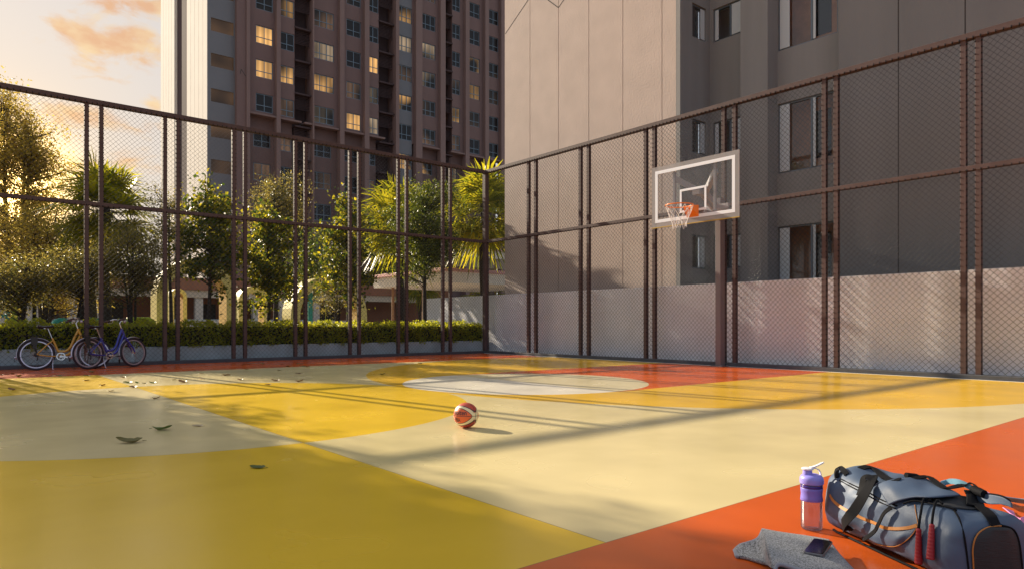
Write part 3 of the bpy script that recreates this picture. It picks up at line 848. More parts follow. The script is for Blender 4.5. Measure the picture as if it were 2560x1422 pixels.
def arch(label, pxl, pxr, ytop, Y, band, depth, teal=None):
    """A broad bent band: two legs and a round top, like a giant staple."""
    xl, xr = on_y(pxl, Y), on_y(pxr, Y); zt = zat((pxl+pxr)/2, ytop, Y); r = min((xr-xl)/2, zt*.55)
    t = thing('play_arch', label, 'play arch', ((xl+xr)/2, Y, 0), group='yellow play arches')
    def prof(ins):
        a, b, rr, z = xl+ins, xr-ins, max(r-ins,.05), zt-ins
        pts = [(a, 0)] + [(a+rr-rr*math.cos(g), z-rr+rr*math.sin(g)) for g in np.linspace(0, math.pi/2, 10)]
        return pts + [(b-rr+rr*math.sin(g), z-rr+rr*math.cos(g)) for g in np.linspace(0, math.pi/2, 10)] + [(b, 0)]
    o, i = prof(0), prof(band); n = len(o); c = (xl+xr)/2
    mb = MB(); vs = [(x-c, -depth/2, z) for x, z in o] + [(x-c, -depth/2, z) for x, z in i] + [(x-c, depth/2, z) for x, z in o] + [(x-c, depth/2, z) for x, z in i]
    fo = []; fi = []
    for k in range(n-1):
        fo += [(k,k+1,n+k+1,n+k), (2*n+k+1,2*n+k,3*n+k,3*n+k+1), (k+1,k,2*n+k,2*n+k+1)]; fi += [(n+k,n+k+1,3*n+k+1,3*n+k)]
    mb.add(vs, fo, 0); mb.f += fi; mb.m += [1]*len(fi)
    build('band', mb, [M['arch'], M['arch_in']], t)
    if teal:
        x = on_y(teal, Y) - c; mb = MB(); mb.box(x-.1, x+.1, -.1, .1, 0, zt-band); build('teal_post', mb, M['teal'], t)
        mb = MB()
        for s in (-.55,.75): mb.tube([(x+s, 0, zt-band),(x+s, 0, .65)], .012, 5)
        mb.box(x-.9, x-.3, -.15, .15, .60, .65); build('swing', mb, M['lime'], t)
arch('wide yellow play arch behind the tallest maple', 384, 582, 648, 29, .40, 1.0)
arch('small yellow play arch seen through the wide one', 420, 462, 722, 32, .16, .7)
arch('yellow swing arch with a teal post beside the pointed maple', 716, 905, 694, 29, .42, 1.0, teal=774)
arch('narrow yellow play arch behind the second maple', 590, 668, 716, 33, .3, .8)
def rounded_seat(label, pxl, pxr, ytop, Y, m, name='play_bench'):
    xl, xr = on_y(pxl, Y), on_y(pxr, Y); zt = zat((pxl+pxr)/2, ytop, Y); mb = MB(); c = (xl+xr)/2; w = (xr-xl)/2
    P = [(-w,0),(-w,zt-.25),(-w+.08,zt-.08),(-w+.25,zt),(w-.25,zt),(w-.08,zt-.08),(w,zt-.25),(w,0)]
    n = len(P); vs = [(x,-.25,z) for x,z in P] + [(x,.25,z) for x,z in P]
    mb.add(vs, [tuple(range(n)), tuple(range(2*n-1,n-1,-1))] + [(k+1,k,n+k,n+k+1) for k in range(n-1)])
    o = build(name, mb, m, bevel=.03); o.location = (c, Y, 0); tag(o, label, 'play bench')
rounded_seat('teal rounded play bench behind the yellow bicycle', 126, 181, 794, 27, M['teal'])
rounded_seat('small teal play bench between the first fence posts', 222, 243, 796, 27, M['teal'])
rounded_seat('lime green rounded play bench behind the blue bicycle handlebar', 303, 388, 792, 27, M['lime'])
t = thing('climbing_frame', 'teal and lime climbing frame at the far left edge behind the hedge', 'climbing frame', (on_y(8,25), 25, 0))
mb = MB(); x = 0
mb.box(-.55,-.45,-.05,.05,0,2.4); mb.box(.05,.15,-.05,.05,0,2.4)
for z in (.7,1.2,1.7,2.2): mb.box(-.45,.05,-.03,.03,z,z+.1)
build('ladder', mb, M['teal'], t)
mb = MB(); mb.box(.18,.34,-.06,.06,0,2.9); build('post', mb, M['lime'], t)
# ------------------------------------------------------------------ bicycles
def bicycle(label, paint, loc, rz, wb=1.07, lean=R(-4), steer=R(8)):
    t = thing('bicycle', label, 'bicycle', loc, rz, group='step-through bicycles by the fence')
    t.rotation_euler = (lean, 0, rz)
    RW = .325
    def wheel(x, y=0, tw=0):
        w = bpy.data.objects.new('wheel', None); col.objects.link(w); w.parent = t; w.location = (x, y, RW+.018); w.rotation_euler = (0,0,tw)
        def ring(rad, r, n=56, k=8): 
            mb = MB(); mb.tube([(rad*math.cos(2*math.pi*i/n), 0, rad*math.sin(2*math.pi*i/n)) for i in range(n)], r, k, closed=True); return mb
        build('tyre', ring(RW-.006, .024), M['rubber'], w, True)
        mb = MB(); n = 56
        for i in range(n):
            a, b = 2*math.pi*i/n, 2*math.pi*(i+1)/n
            for (r0, r1, y0, y1) in ((RW-.03, RW-.03, -.014, .014), (RW-.052, RW-.03, -.014, -.014), (RW-.03, RW-.052, .014, .014), (RW-.052, RW-.052, .014, -.014)):
                mb.quad((r0*math.cos(a), y0, r0*math.sin(a)), (r0*math.cos(b), y0, r0*math.sin(b)), (r1*math.cos(b), y1, r1*math.sin(b)), (r1*math.cos(a), y1, r1*math.sin(a)))
        build('rim', mb, M['chrome'], w)
        mb = MB()
        for i in range(28):
            a = 2*math.pi*i/28; b = a + (.35 if i % 2 else -.35); y = .025 if i % 4 < 2 else -.025
            mb.tube([(.022*math.cos(b), y, .022*math.sin(b)), ((RW-.05)*math.cos(a), 0, (RW-.05)*math.sin(a))], .0016, 4)
        build('spokes', mb, M['steel'], w)
        mb = MB(); mb.lathe([(.012,-.055),(.012,-.035),(.028,-.03),(.028,-.024),(.016,-.02),(.016,.02),(.028,.024),(.028,.03),(.012,.035),(.012,.055)], n=14, axis=(0,1,0))
        build('hub', mb, M['steel'], w, True, angle=40)
        return w
    H = RW+.018
    rear = wheel(0); front = wheel(wb, 0, steer)
    BBx, BBz = .44, .29
    fr = MB()
    head_hi, head_lo = Vector((.765,0,.90)), Vector((.825,0,.74))
    st = Vector((.285,0,.70)); bb = Vector((BBx,0,BBz))
    fr.tube([head_hi, head_lo], .028, 10)
    fr.tube([bb, st], .023, 10)
    def curve(P, n=14):
        P = [Vector(p) for p in P]; out = []
        for i in range(len(P)-1):
            p0, p1, p2, p3 = P[max(i-1,0)], P[i], P[i+1], P[min(i+2,len(P)-1)]
            for k in range(n//(len(P)-1)+2):
                s = k/(n//(len(P)-1)+2)
                out.append(.5*((2*p1)+(p2-p0)*s+(2*p0-5*p1+4*p2-p3)*s*s+(3*p1-p0-3*p2+p3)*s**3))
        return out + [P[-1]]
    fr.tube(curve([head_hi+Vector((.01,0,-.03)), (.70,0,.70), (.625,0,.50), (.53,0,.405), (.395,0,.405)], 20), .027, 10)
    fr.tube(curve([head_lo+Vector((-.005,0,.03)), (.745,0,.60), (.67,0,.43), (.58,0,.33), bb], 20), .029, 10)
    for y in (-.055, .055):
        fr.tube([Vector((BBx,y*.5,BBz)), (.2,y,.305), (0,y*1.1,H)], .014, 8)
        fr.tube([Vector((.305,y*.3,.645)), (.2,y*.9,.56), (0,y*1.1,H)], .013, 8)
    fr.lathe([(.026,-.04),(.026,.04)], (BBx,0,BBz), 12, axis=(0,1,0))
    build('frame', fr, paint, t, True, angle=50)
    # fork turns with the front wheel
    fk = MB()
    for y in (-.05, .05):
        fk.tube([head_lo+Vector((.0,y*.9,-.045)), Vector((.885,y,.60)), Vector((wb-.03,y*1.15,H+.09)), Vector((wb,y*1.15,H))], [.021,.022,.018,.014], 8)
    fk.tube([head_lo+Vector((0,-.05,-.04)), head_lo+Vector((0,.05,-.04))], .016, 8); fk.tube([head_lo, head_lo+Vector((.012,0,-.045))], .016, 8)
    build('fork', fk, paint, t, True, angle=50)
    hb = MB()
    hb.tube(curve([head_hi, (.742,0,.98), (.735,0,1.03), (.785,0,1.09)], 14), .0155, 8)
    for s in (-1, 1):
        hb.tube(curve([(.785,0,1.09), (.79,.10*s,1.10), (.765,.20*s,1.125), (.69,.285*s,1.11), (.60,.31*s,1.085)], 18), .0145, 8)
        hb.tube([(.72,.27*s,1.10), (.74,.29*s,1.06), (.63,.335*s,1.045)], .006, 5)
    build('handlebar', hb, M['steel'], t, True)
    for s in (-1, 1):
        g = MB(); g.tube([(.675,.290*s,1.107), (.55,.318*s,1.074)], .0215, 9); build('grip', g, M['grip'], t, True, angle=40)
    lp = MB(); lp.lathe([(.02,0),(.034,.012),(.036,.05),(.030,.055)], (.80,-.03,1.06), 14, axis=(1,0,.1)); build('headlamp', lp, M['chrome'], t, True)
    cb = MB(); cb.tube(curve([(.70,-.27,1.10), (.86,-.15,1.06), (.90,-.06,.92), (.86,-.03,.78)], 16), .004, 5); build('brake_cable', cb, M['black_plastic'], t, True)
    # saddle
    sd = MB(); G = []
    for i in range(11):
        f = i/10; x = .02 + .29*f; w = .105*(1-f)**.6*(1 if f > .08 else .8) + .022
        zc = .985 - .012*math.sin(f*3.1) + (.018 if f < .25 else 0)*(1-f*4)
        G.append([(x, w*math.cos(g), zc - .085*(1-f*.40)*(.5-.5*math.sin(g)) ) for g in np.linspace(math.pi, -math.pi, 15)])
    sd.grid(G); n = len(sd.v); sd.add([(.015,0,.955)]+list(G[0]), [(0,i+1,i+2) for i in range(14)]); sd.add([(.315,0,.965)]+list(G[-1]), [(0,i+2,i+1) for i in range(14)])
    build('saddle', sd, M['saddle'], t, True)
    sp = MB(); sp.tube([st+Vector((.012,0,-.05)), (.195,0,.945)], .0135, 9)
    for q in range(5): sp.lathe([(.030,0),(.030,.008)], (.15,.045,.900+q*.010), 8); sp.lathe([(.030,0),(.030,.008)], (.15,-.045,.900+q*.010), 8)
    build('seat_post', sp, M['steel'], t, True, angle=40)
    # fenders
    def fender(cx, a0, a1):
        mb = MB(); r = RW+.042; n = 26; G = []
        for i in range(n+1):
            a = R(a0 + (a1-a0)*i/n)
            G.append([(cx + (r - .012*(q*q))*math.cos(a), .032*q, H + (r - .012*q*q)*math.sin(a)) for q in (-1,-.5,0,.5,1)])
        mb.grid(G); o = build('fender', mb, M['chrome'], t, True); so = o.modifiers.new('th', 'SOLIDIFY'); so.thickness = .003
        return o
    fender(0, -5, 196); ff = fender(wb, 62, 205)
    mb = MB(); mb.box(-.395,-.385,-.028,.028,H-.15,H-.07); mb.tube([(-.38,-.03,H-.07),(0,-.06,H)], .003, 4); build('mud_flap', mb, M['black_plastic'], t)
    mb = MB(); mb.box(wb-.345,wb-.335,-.026,.026,H-.25,H-.15); build('mud_flap', mb, M['black_plastic'], t)
    # luggage rack
    rk = MB(); z = H+.41
    for y in (-.065,-.022,.022,.065): rk.tube([(-.27,y,z),(.13,y,z)], .0055, 6)
    for x in (-.27,-.14,0,.13): rk.tube([(x,-.065,z),(x,.065,z)], .0055, 6)
    for y in (-.075,.075):
        for x in (-.12,-.06,.0): rk.tube([(x,y*.9,z),(x*.3,y,z-.26),(0,y,H+.02)], .005, 5)
    rk.tube([(.13,.03,z),(.29,.01,.67)], .005, 5); rk.tube([(.13,-.03,z),(.29,-.01,.67)], .005, 5)
    rk.box(-.10,.02,-.088,-.080,z-.19,z-.03); rk.box(-.07,-.01,-.089,-.081,z-.28,z-.19)
    build('luggage_rack', rk, M['black_plastic'], t)
    mb = MB(); mb.lathe([(.022,0),(.026,.01),(.026,.03),(.02,.036)], (-.36,0,H-.06), 10, axis=(-1,0,0)); build('tail_lamp', mb, M['chrome'], t, True)
    # drive
    cr = MB(); y = -.062
    for r0, r1 in ((.066,.086),):
        n = 40
        for i in range(n):
            a, b = 2*math.pi*i/n, 2*math.pi*(i+1)/n
            P = lambda r, g, yy: (BBx+r*math.cos(g), yy, BBz+r*math.sin(g))
            cr.quad(P(r0,a,y),P(r1,a,y),P(r1,b,y),P(r0,b,y)); cr.quad(P(r0,a,y+.006),P(r0,b,y+.006),P(r1,b,y+.006),P(r1,a,y+.006)); cr.quad(P(r1,a,y),P(r1,a,y+.006),P(r1,b,y+.006),P(r1,b,y))
    for i in range(5):
        a = 2*math.pi*i/5+.3; cr.bar((BBx,y+.003,BBz), (BBx+.07*math.cos(a),y+.003,BBz+.07*math.sin(a)), .006, .02, up=(0,1,0))
    cr.lathe([(.024,-.012),(.024,.012)], (BBx,y,BBz), 14, axis=(0,1,0))
    build('chainring', cr, M['steel'], t)
    for s, yy in ((1,-.085), (-1,.085)):
        mb = MB(); e = Vector((BBx+.165*s, yy, BBz-.03*s)); mb.bar((BBx,yy*.9,BBz), e, .014, .028, up=(0,0,1)); build('crank_arm', mb, M['steel'], t, bevel=.003)
        mb = MB(); yo = yy - .055*(1 if yy < 0 else -1); mb.box(e.x-.042,e.x+.042,yo-.045,yo+.045,e.z-.012,e.z+.012); build('pedal', mb, M['black_plastic'], t, bevel=.004)
    ch = MB()
    ch.tube([(BBx+.01,-.06,BBz+.085),(0,-.06,H+.042)], .004, 4); ch.tube([(BBx+.01,-.06,BBz-.085),(0,-.06,H-.042)], .004, 4)
    build('chain', ch, M['black_plastic'], t)
    mb = MB(); mb.lathe([(.046,-.01),(.05,0),(.046,.01)], (0,-.06,H), 18, axis=(0,1,0)); mb.tube([(0,-.07,H),(.02,-.075,H-.09),(.0,-.07,H-.13)], .012, 6); build('rear_sprocket', mb, M['black_plastic'], t, True)
    mb = MB(); mb.tube([(.30,-.05,.27),(.29,-.10,.14),(.285,-.16,.012),(.31,-.17,.006)], .009, 6); build('kickstand', mb, M['chrome'], t, True)
    return t
bicycle('mustard yellow step-through bicycle standing behind the blue one by the fence', M['bike_yellow'], (1.545, 18.02, 0), R(-3), 1.08)
bicycle('blue step-through bicycle parked in front of the yellow one by the fence', M['bike_blue'], (2.475, 17.72, 0), R(20), 1.03)

# ------------------------------------------------------------------ basketball hoop
M['hoop_paint'] = mat('grey_brown_hoop_paint', (.36,.335,.35), .45, var=.05)
M['pole_paint'] = mat('dark_pole_paint', (.165,.135,.145), .5, var=.05)
M['board_glass'] = thin_glass('clear_backboard', (.95,.96,.98), .03, .05, .06, (.7,.72,.78), .4)
M['board_edge'] = thin_glass('frosted_board_margin', (.85,.84,.84), .2, .06, .40, (.60,.58,.60), .4)
M['board_line'] = mat('white_board_line', (.80,.83,.92), .4)
M['rim_orange'] = mat('orange_rim_paint', (.85,.20,.01), .4, coat=.3)
M['rim_dark'] = mat('dark_rim_rod', (.10,.06,.05), .4)
M['net'] = mat('white_net_cord', (.82,.80,.80), .7)
M['gold_edge'] = mat('golden_edge_strip', (.42,.28,.03), .5)
BX, BY, BZ0, BZ1, BW = 13.17, 9.36, 3.32, 4.76, 2.36
hp = thing('basketball_hoop', 'post mounted basketball hoop with clear backboard and orange rim', 'hoop', (14.2, 9.33, 0))
hinv = Matrix.Translation(-hp.location)
def hput(nm, mb, m, smooth=False, bevel=None, par=None, angle=None):
    o = build(nm, mb, m, par or hp, smooth, bevel, angle=angle); o.data.transform(hinv); return o
mb = MB(); mb.box(14.11, 14.30, 9.26, 9.40, .02, 3.98); hput('pole', mb, M['pole_paint'], bevel=.006)
mb = MB(); mb.box(14.04, 14.34, 9.18, 9.48, 0, .02)
for y in (9.21,9.45):
    for x in (14.07,14.31): mb.lathe([(.018,.02),(.018,.04)], (x,y,0), 6)
hput('base_plate', mb, M['pole_paint'], bevel=.003)
y0, y1 = BY-BW/2, BY+BW/2
L0 = .10; LW = .075
def ring_x(x0, x1, ya, yb, za, zb, w, m, nm, par=None, bevel=None):
    mb = MB(); mb.box(x0,x1,ya,yb,za,za+w); mb.box(x0,x1,ya,yb,zb-w,zb); mb.box(x0,x1,ya,ya+w,za+w,zb-w); mb.box(x0,x1,yb-w,yb,za+w,zb-w)
    return hput(nm, mb, m, bevel=bevel, par=par)
mb = MB(); mb.box(BX+.004, BX+.022, y0+L0, y1-L0, BZ0+L0, BZ1-L0); board = hput('backboard', mb, M['board_glass'])
ring_x(BX, BX+.03, y0, y1, BZ0, BZ1, L0-.001, M['board_edge'], 'board_margin')
ring_x(BX-.002, BX+.0035, y0+L0, y1-L0, BZ0+L0, BZ1-L0, LW, M['board_line'], 'board_line')
ring_x(BX-.002, BX+.0035, 9.005, 9.725, 3.575, 4.12, .05, M['board_line'], 'target_square')
mb = MB(); mb.box(BX-.002, BX+.032, y0, y1, BZ0-.022, BZ0-.001); hput('bottom_strip', mb, M['gold_edge'])
# steel frame behind the board
mb = MB()
xb = BX+.05
for y in (8.83, 9.93): mb.box(xb, xb+.05, y-.03, y+.03, BZ0+.05, BZ1-.18)
mb.box(xb+.001, xb+.049, 8.3, 10.4, BZ0+.12, BZ0+.17)
hput('board_frame', mb, M['hoop_paint'], bevel=.004)
mb = MB(); hubp = Vector((13.62, 9.36, 4.02))
for y in (8.83, 9.93):
    mb.bar((xb+.06, y, 4.42), hubp, .10, .13)
    mb.bar(hubp + Vector((0,(y-9.36)*.12,0)), (14.2, 9.33+(y-9.36)*.10, 3.62), .05, .13)
mb.bar((xb+.06, 9.36, 4.02), hubp, .2, .10)
mb.bar((xb+.06, 9.1, 3.52), (14.12, 9.29, 3.55), .06, .12); mb.bar((xb+.06, 9.62, 3.52), (14.12, 9.37, 3.55), .06, .12)
mb.bar((14.05, 9.0, 3.75), (14.05, 9.66, 3.75), .05, .14)
hput('support_arm', mb, M['hoop_paint'], bevel=.004)
mb = MB(); mb.add([(BX-.004,9.20,3.44),(BX-.004,9.52,3.44),(BX-.004,9.52,3.70),(BX-.004,9.20,3.70),(BX-.20,9.25,3.60),(BX-.20,9.47,3.60),(BX-.20,9.47,3.68),(BX-.20,9.25,3.68)],
                 [(0,1,5,4),(1,2,6,5),(2,3,7,6),(3,0,4,7),(4,5,6,7),(3,2,1,0)]); hput('rim_bracket', mb, M['rim_orange'], bevel=.006)
rc = Vector((BX-.20-.31, 9.36, 3.655)); RR = .305
mb = MB(); mb.tube([rc + Vector((RR*math.cos(a), RR*math.sin(a), 0)) for a in np.linspace(0, 2*math.pi, 41)[:-1]], .013, 8, closed=True)
mb.tube([rc+Vector((RR*.94,-.08,-.03)), (BX-.16,9.28,3.60)], .012, 6); mb.tube([rc+Vector((RR*.94,.08,-.03)), (BX-.16,9.44,3.60)], .012, 6)
hput('rim', mb, M['rim_orange'], True)
mb = MB(); n = 12
for k in range(n):
    for s in (1, -1):
        pts = []
        for i in range(7):
            f = i/6; r = RR*(1 - .52*min(1, f*1.15)) + .05*max(0, f-.75)
            a = 2*math.pi*(k + s*f*2.0)/n
            pts.append(rc + Vector((r*math.cos(a), r*math.sin(a), -.02 - .47*f + .03*math.sin(k*2.3)*f)))
        mb.tube(pts, .0045, 4)
hput('net', mb, M['net'])

# ------------------------------------------------------------------ basketball
bc = Vector((3.888, 5.372, .1215)); BR = .1215
toC = (Vector((0,0,1)) - bc).normalized(); rgt = toC.cross(Vector((0,0,1))).normalized() * -1; upc = rgt.cross(toC) * -1
if upc.z < 0: upc = -upc
camR = Vector((sA, -cA, 0))
if rgt.dot(camR) < 0: rgt = -rgt
ec = (rgt*-.66 + upc*-.06 + toC*.74).normalized()
en = (upc - ec*upc.dot(ec)).normalized(); en = (en + rgt*.10).normalized(); en = (en - ec*en.dot(ec)).normalized()
et = en.cross(ec).normalized()
if et.dot(rgt) < 0: et = -et
def ball_mat():
    m, nt, p = nodes_of('basketball_skin'); n = NM(nt); N = nt.nodes; L = nt.links
    tc = N.new('ShaderNodeTexCoord')
    nv = N.new('ShaderNodeVectorMath'); nv.operation = 'NORMALIZE'; L.new(tc.outputs['Object'], nv.inputs[0])
    def dot(v):
        d = N.new('ShaderNodeVectorMath'); d.operation = 'DOT_PRODUCT'; L.new(nv.outputs[0], d.inputs[0]); d.inputs[1].default_value = v; return d.outputs['Value']
    pn, pt, pc = dot(en), dot(et), dot(ec)
    an = n.m('ABSOLUTE', pn); q = n.mul(n.mul(pt, pt), 1/.9)
    ed = n.m('SUBTRACT', an, n.mul(n.m('POWER', n.m('SUBTRACT', 1.0, q, clamp=True), .62), .60))          # <0 inside the eye shaped panel
    wd = n.m('MULTIPLY_ADD', q, .10, .17)
    org, red, crm, blk = (.72,.12,.03), (.55,.075,.045), (.80,.68,.42), (.03,.02,.03)
    c = n.mix(n.lt(ed, 0.0), red, org)
    band = n.mul(n.gt(ed, 0.0), n.lt(ed, wd)); c = n.mix(band, c, crm)
    line = n.mul(n.m('MAXIMUM', n.lt(n.m('ABSOLUTE', ed), .022), n.lt(n.m('ABSOLUTE', n.m('SUBTRACT', ed, wd)), .022)), n.lt(n.m('ABSOLUTE', pt), .945))
    line = n.m('MAXIMUM', line, n.lt(an, .02))
    line = n.m('MAXIMUM', line, n.mul(n.lt(n.m('ABSOLUTE', pc), .02), n.gt(ed, 0.0)))
    c = n.mix(line, c, blk); L.new(c, p.inputs['Base Color'])
    vo = N.new('ShaderNodeTexVoronoi'); vo.inputs['Scale'].default_value = 260; L.new(tc.outputs['Object'], vo.inputs['Vector'])
    bp = N.new('ShaderNodeBump'); bp.inputs['Strength'].default_value = .35; bp.inputs['Distance'].default_value = .002
    L.new(n.m('SUBTRACT', vo.outputs['Distance'], n.mul(line, .8)), bp.inputs['Height']); L.new(bp.outputs[0], p.inputs['Normal'])
    p.inputs['Roughness'].default_value = .42
    return m
mb = MB(); mb.lathe([(max(BR*math.sin(a),1e-4), -BR*math.cos(a)) for a in np.linspace(0, math.pi, 41)], n=64)
ball = build('basketball', mb, ball_mat(), smooth=True); ball.location = bc
tag(ball, 'orange and cream panelled basketball lying on the sunlit court', 'ball')
M['ink'] = mat('black_ink', (.03,.02,.03), .5)
def ball_text(body, az0, az1, el, hscale=1.0):
    cu = bpy.data.curves.new('lettering', 'FONT'); cu.body = body; cu.size = 1; cu.offset = .018; cu.resolution_u = 3
    tmp = bpy.data.objects.new('lettering', cu); col.objects.link(tmp)
    dg = bpy.context.evaluated_depsgraph_get(); me = bpy.data.meshes.new_from_object(tmp.evaluated_get(dg))
    bpy.data.objects.remove(tmp); bpy.data.curves.remove(cu)
    import bmesh
    bm = bmesh.new(); bm.from_mesh(me); bmesh.ops.triangulate(bm, faces=bm.faces[:]); bmesh.ops.subdivide_edges(bm, edges=bm.edges[:], cuts=3, use_grid_fill=True)
    xs = [v.co.x for v in bm.verts]; x0, x1 = min(xs), max(xs); k = (az1-az0)/(x1-x0)
    for v in bm.verts:
        a = az0 + (v.co.x-x0)*k; e = el + v.co.y*k*hscale
        d = ec*(math.cos(e)*math.cos(a)) + et*(math.cos(e)*math.sin(a)) + en*math.sin(e)
        v.co = d*(BR*1.008)
    bm.to_mesh(me); bm.free()
    o = link('lettering', me, M['ink'], ball); return o
ball_text('molten', R(-26), R(44), R(5), 1.2)
ball_text('FIBA', R(-20), R(14), R(-27), 1.5)

# ------------------------------------------------------------------ fallen leaves
M['leaf_fall'] = {}
def curled_leaf(sd):
    rng = random.Random(sd); G = []
    bend, roll = rng.uniform(.5,1.4), rng.uniform(.5,1.3)
    for i in range(9):
        f = i/8; w = .30*math.sin(math.pi*min(1, f*.96+.03))**.8*(1 + .10*math.sin(f*30))
        row = []
        for j in range(5):
            q = (j-2)/2
            row.append((f-.5, q*w, (.30*bend*(f-.45)**2*2 + .40*roll*w*abs(q)**1.5*(1 if j < 2 else .55)) + .02*math.sin(f*9+j)))
        G.append(row)
    mb = MB(); mb.grid(G); mb.tube([(-.5,0,.10*bend*.5),(-.66,.02,.05)], .012, 4)
    z0 = min(v[2] for v in mb.v); mb.v = [(x,y,z-z0+.004) for x,y,z in mb.v]
    return mb
cols_leaf = {'green': leaf_mat('fallen_green_leaf', (.065,.11,.03), (.10,.14,.04), (.1,.15,.03), (.14,.18,.03), .3),
             'brown': leaf_mat('fallen_brown_leaf', (.15,.08,.035), (.22,.12,.045), (.2,.1,.03), (.25,.12,.03), .2),
             'pale': leaf_mat('fallen_pale_leaf', (.38,.31,.20), (.46,.38,.26), (.5,.4,.25), (.55,.45,.3), .3),
             'olive': leaf_mat('fallen_olive_leaf', (.14,.13,.05), (.19,.165,.05), (.12,.1,.02), (.16,.13,.03), .25)}
kinds = [mesh_of('curled_leaf', mbx.v, mbx.f) for mbx in [curled_leaf(s) for s in range(4)]]
z1 = lambda x, y: (x/2.977, 860+y/2.977)
LV = [('strip', z1(10,230),'brown',.10),('strip', z1(95,218),'brown',.10),('strip', z1(140,240),'olive',.15),('strip', z1(330,228),'brown',.13),('strip', z1(390,240),'pale',.12),
 ('strip', z1(445,236),'olive',.13),('strip', z1(550,183),'brown',.12),('strip', z1(645,233),'olive',.12),('strip', z1(683,207),'olive',.14),('strip', z1(1450,198),'brown',.09),
 ('strip', z1(1810,155),'brown',.12),('strip', z1(1858,147),'brown',.1),('strip', z1(1955,147),'olive',.13),('strip', z1(2098,148),'brown',.09),('strip', z1(2225,147),'olive',.1),
 ('patch', z1(90,340),'brown',.15),('patch', z1(645,271),'brown',.14),('patch', z1(763,308),'brown',.12),
 ('band', z1(915,247),'brown',.10),('band', z1(948,288),'green',.17),('band', z1(1020,288),'green',.10),('band', z1(1075,291),'olive',.09),('band', z1(1135,289),'green',.12),
 ('band', z1(1295,265),'olive',.09),('band', z1(1360,284),'brown',.18),('band', z1(1498,216),'pale',.12),('band', z1(1500,257),'pale',.14),('band', z1(1685,231),'brown',.17),
 ('band', z1(1787,266),'brown',.11),('band', z1(1835,187),'olive',.09),('band', z1(2050,273),'brown',.15),('band', z1(2078,195),'olive',.09),('band', z1(2140,166),'olive',.13),
 ('band', z1(2222,219),'brown',.13),('band', z1(2255,165),'green',.12),('band', z1(2290,168),'brown',.12),('band', z1(2228,278),'brown',.17),
 ('circle', z1(990,321),'brown',.16),('circle', z1(825,351),'pale',.11),('circle', z1(1160,404),'brown',.11),('circle', z1(1995,301),'brown',.11),
 ('arc', (1051,908),'olive',.14),('arc', (956,935),'olive',.12)]
NEAR = [((404.8,1074),'green',.20,'large green leaf, right of the longer curled one on the shaded cream floor'), ((493.8,1065),'pale',.11,'small pale curled leaf, rightmost of the three on the shaded cream floor'),
        ((323,1106),'olive',.20,'long dark curled leaf, lowest of the three on the shaded cream floor'), ((644,1169),'green',.115,'single green leaf lying on the shaded mustard yellow floor')]
where = {'strip':'on the orange strip along the back fence','patch':'on the mustard patch below the bicycles','band':'on the cream band beyond the centre circle',
         'circle':'near the far edge of the centre circle','arc':'on the yellow arc near the back fence'}
words_ = ['first','second','third','fourth','fifth','sixth','seventh','eighth','ninth','tenth','eleventh','twelfth','thirteenth','fourteenth','fifteenth','sixteenth','seventeenth','eighteenth','nineteenth','twentieth']
rl = random.Random(9)
def put_leaf(px, py, colr, size, label, k):
    p = on_z(px, py); me = kinds[k % 4].copy(); me.materials.append(cols_leaf[colr])
    o = bpy.data.objects.new('fallen_leaf', me); col.objects.link(o)
    for q in me.polygons: q.use_smooth = True
    o.location = p; o.scale = (size,)*3
    o.rotation_euler = (0, 0, -math.atan2(cA, sA) + rl.uniform(-.5,.5) + (math.pi if rl.random() < .5 else 0))
    tag(o, label, 'leaf', 'fallen leaves on the court')
names_c = {'green':'green','brown':'dry brown','pale':'pale bleached','olive':'dark olive'}
for zone in where:
    L_ = sorted([l for l in LV if l[0] == zone], key=lambda l: l[1][0])
    for i, (zn, (px, py), c, sz) in enumerate(L_):
        put_leaf(px, py, c, sz, f'{names_c[c]} leaf, {words_[i]} from the left {where[zone]}', i)
for i, ((px, py), c, sz, lab) in enumerate(NEAR): put_leaf(px, py, c, sz, lab, i)
# ------------------------------------------------------------------ shaker bottle
M['bottle_clear'] = thin_glass('clear_bottle_plastic', (.93,.90,.95), .05, .05, .05, (.7,.65,.8), .75)
M['bottle_sleeve'] = mat('violet_rubber_sleeve', (.20,.17,.62), .45)
M['bottle_cap'] = mat('lavender_cap', (.30,.27,.78), .42)
M['bottle_white'] = mat('white_flip_lid', (.82,.80,.86), .35)
M['bottle_ring'] = mat('dark_violet_ring', (.05,.03,.25), .15)
bt = thing('shaker_bottle', 'clear shaker bottle with lavender cap and violet sleeve on the orange floor', 'bottle', on_z(2029, 1321))
mb = MB(); mb.lathe([(.040,.001),(.046,.004),(.0495,.016),(.0500,.06),(.0492,.14),(.0475,.17),(.0490,.205),(.050,.222),(.0475,.222),(.0465,.205),(.045,.17),(.0465,.14),(.0475,.06),(.047,.02),(.040,.012),(.0001,.010)], n=48, caps=False)
mb.add([(.040*math.cos(2*math.pi*k/48), .040*math.sin(2*math.pi*k/48), .001) for k in range(48)], [tuple(range(47,-1,-1))])
build('clear_cup', mb, M['bottle_clear'], bt, True, angle=50)
mb = MB(); mb.lathe([(.0505,.141),(.0518,.143),(.0500,.158),(.0485,.172),(.0500,.188),(.0518,.202),(.0505,.204)], n=48, caps=False); build('sleeve', mb, M['bottle_sleeve'], bt, True)
mb = MB(); mb.lathe([(.0500,.2055),(.0512,.207),(.0512,.217),(.0500,.2185)], n=48, caps=False); build('neck_ring', mb, M['bottle_ring'], bt, True, angle=40)
mb = MB(); mb.lathe([(.048,.2225),(.0535,.2235),(.0545,.2275),(.0545,.246),(.0525,.254),(.046,.262),(.034,.268),(.022,.270)], n=48)
right = Vector((sA,-cA,0))
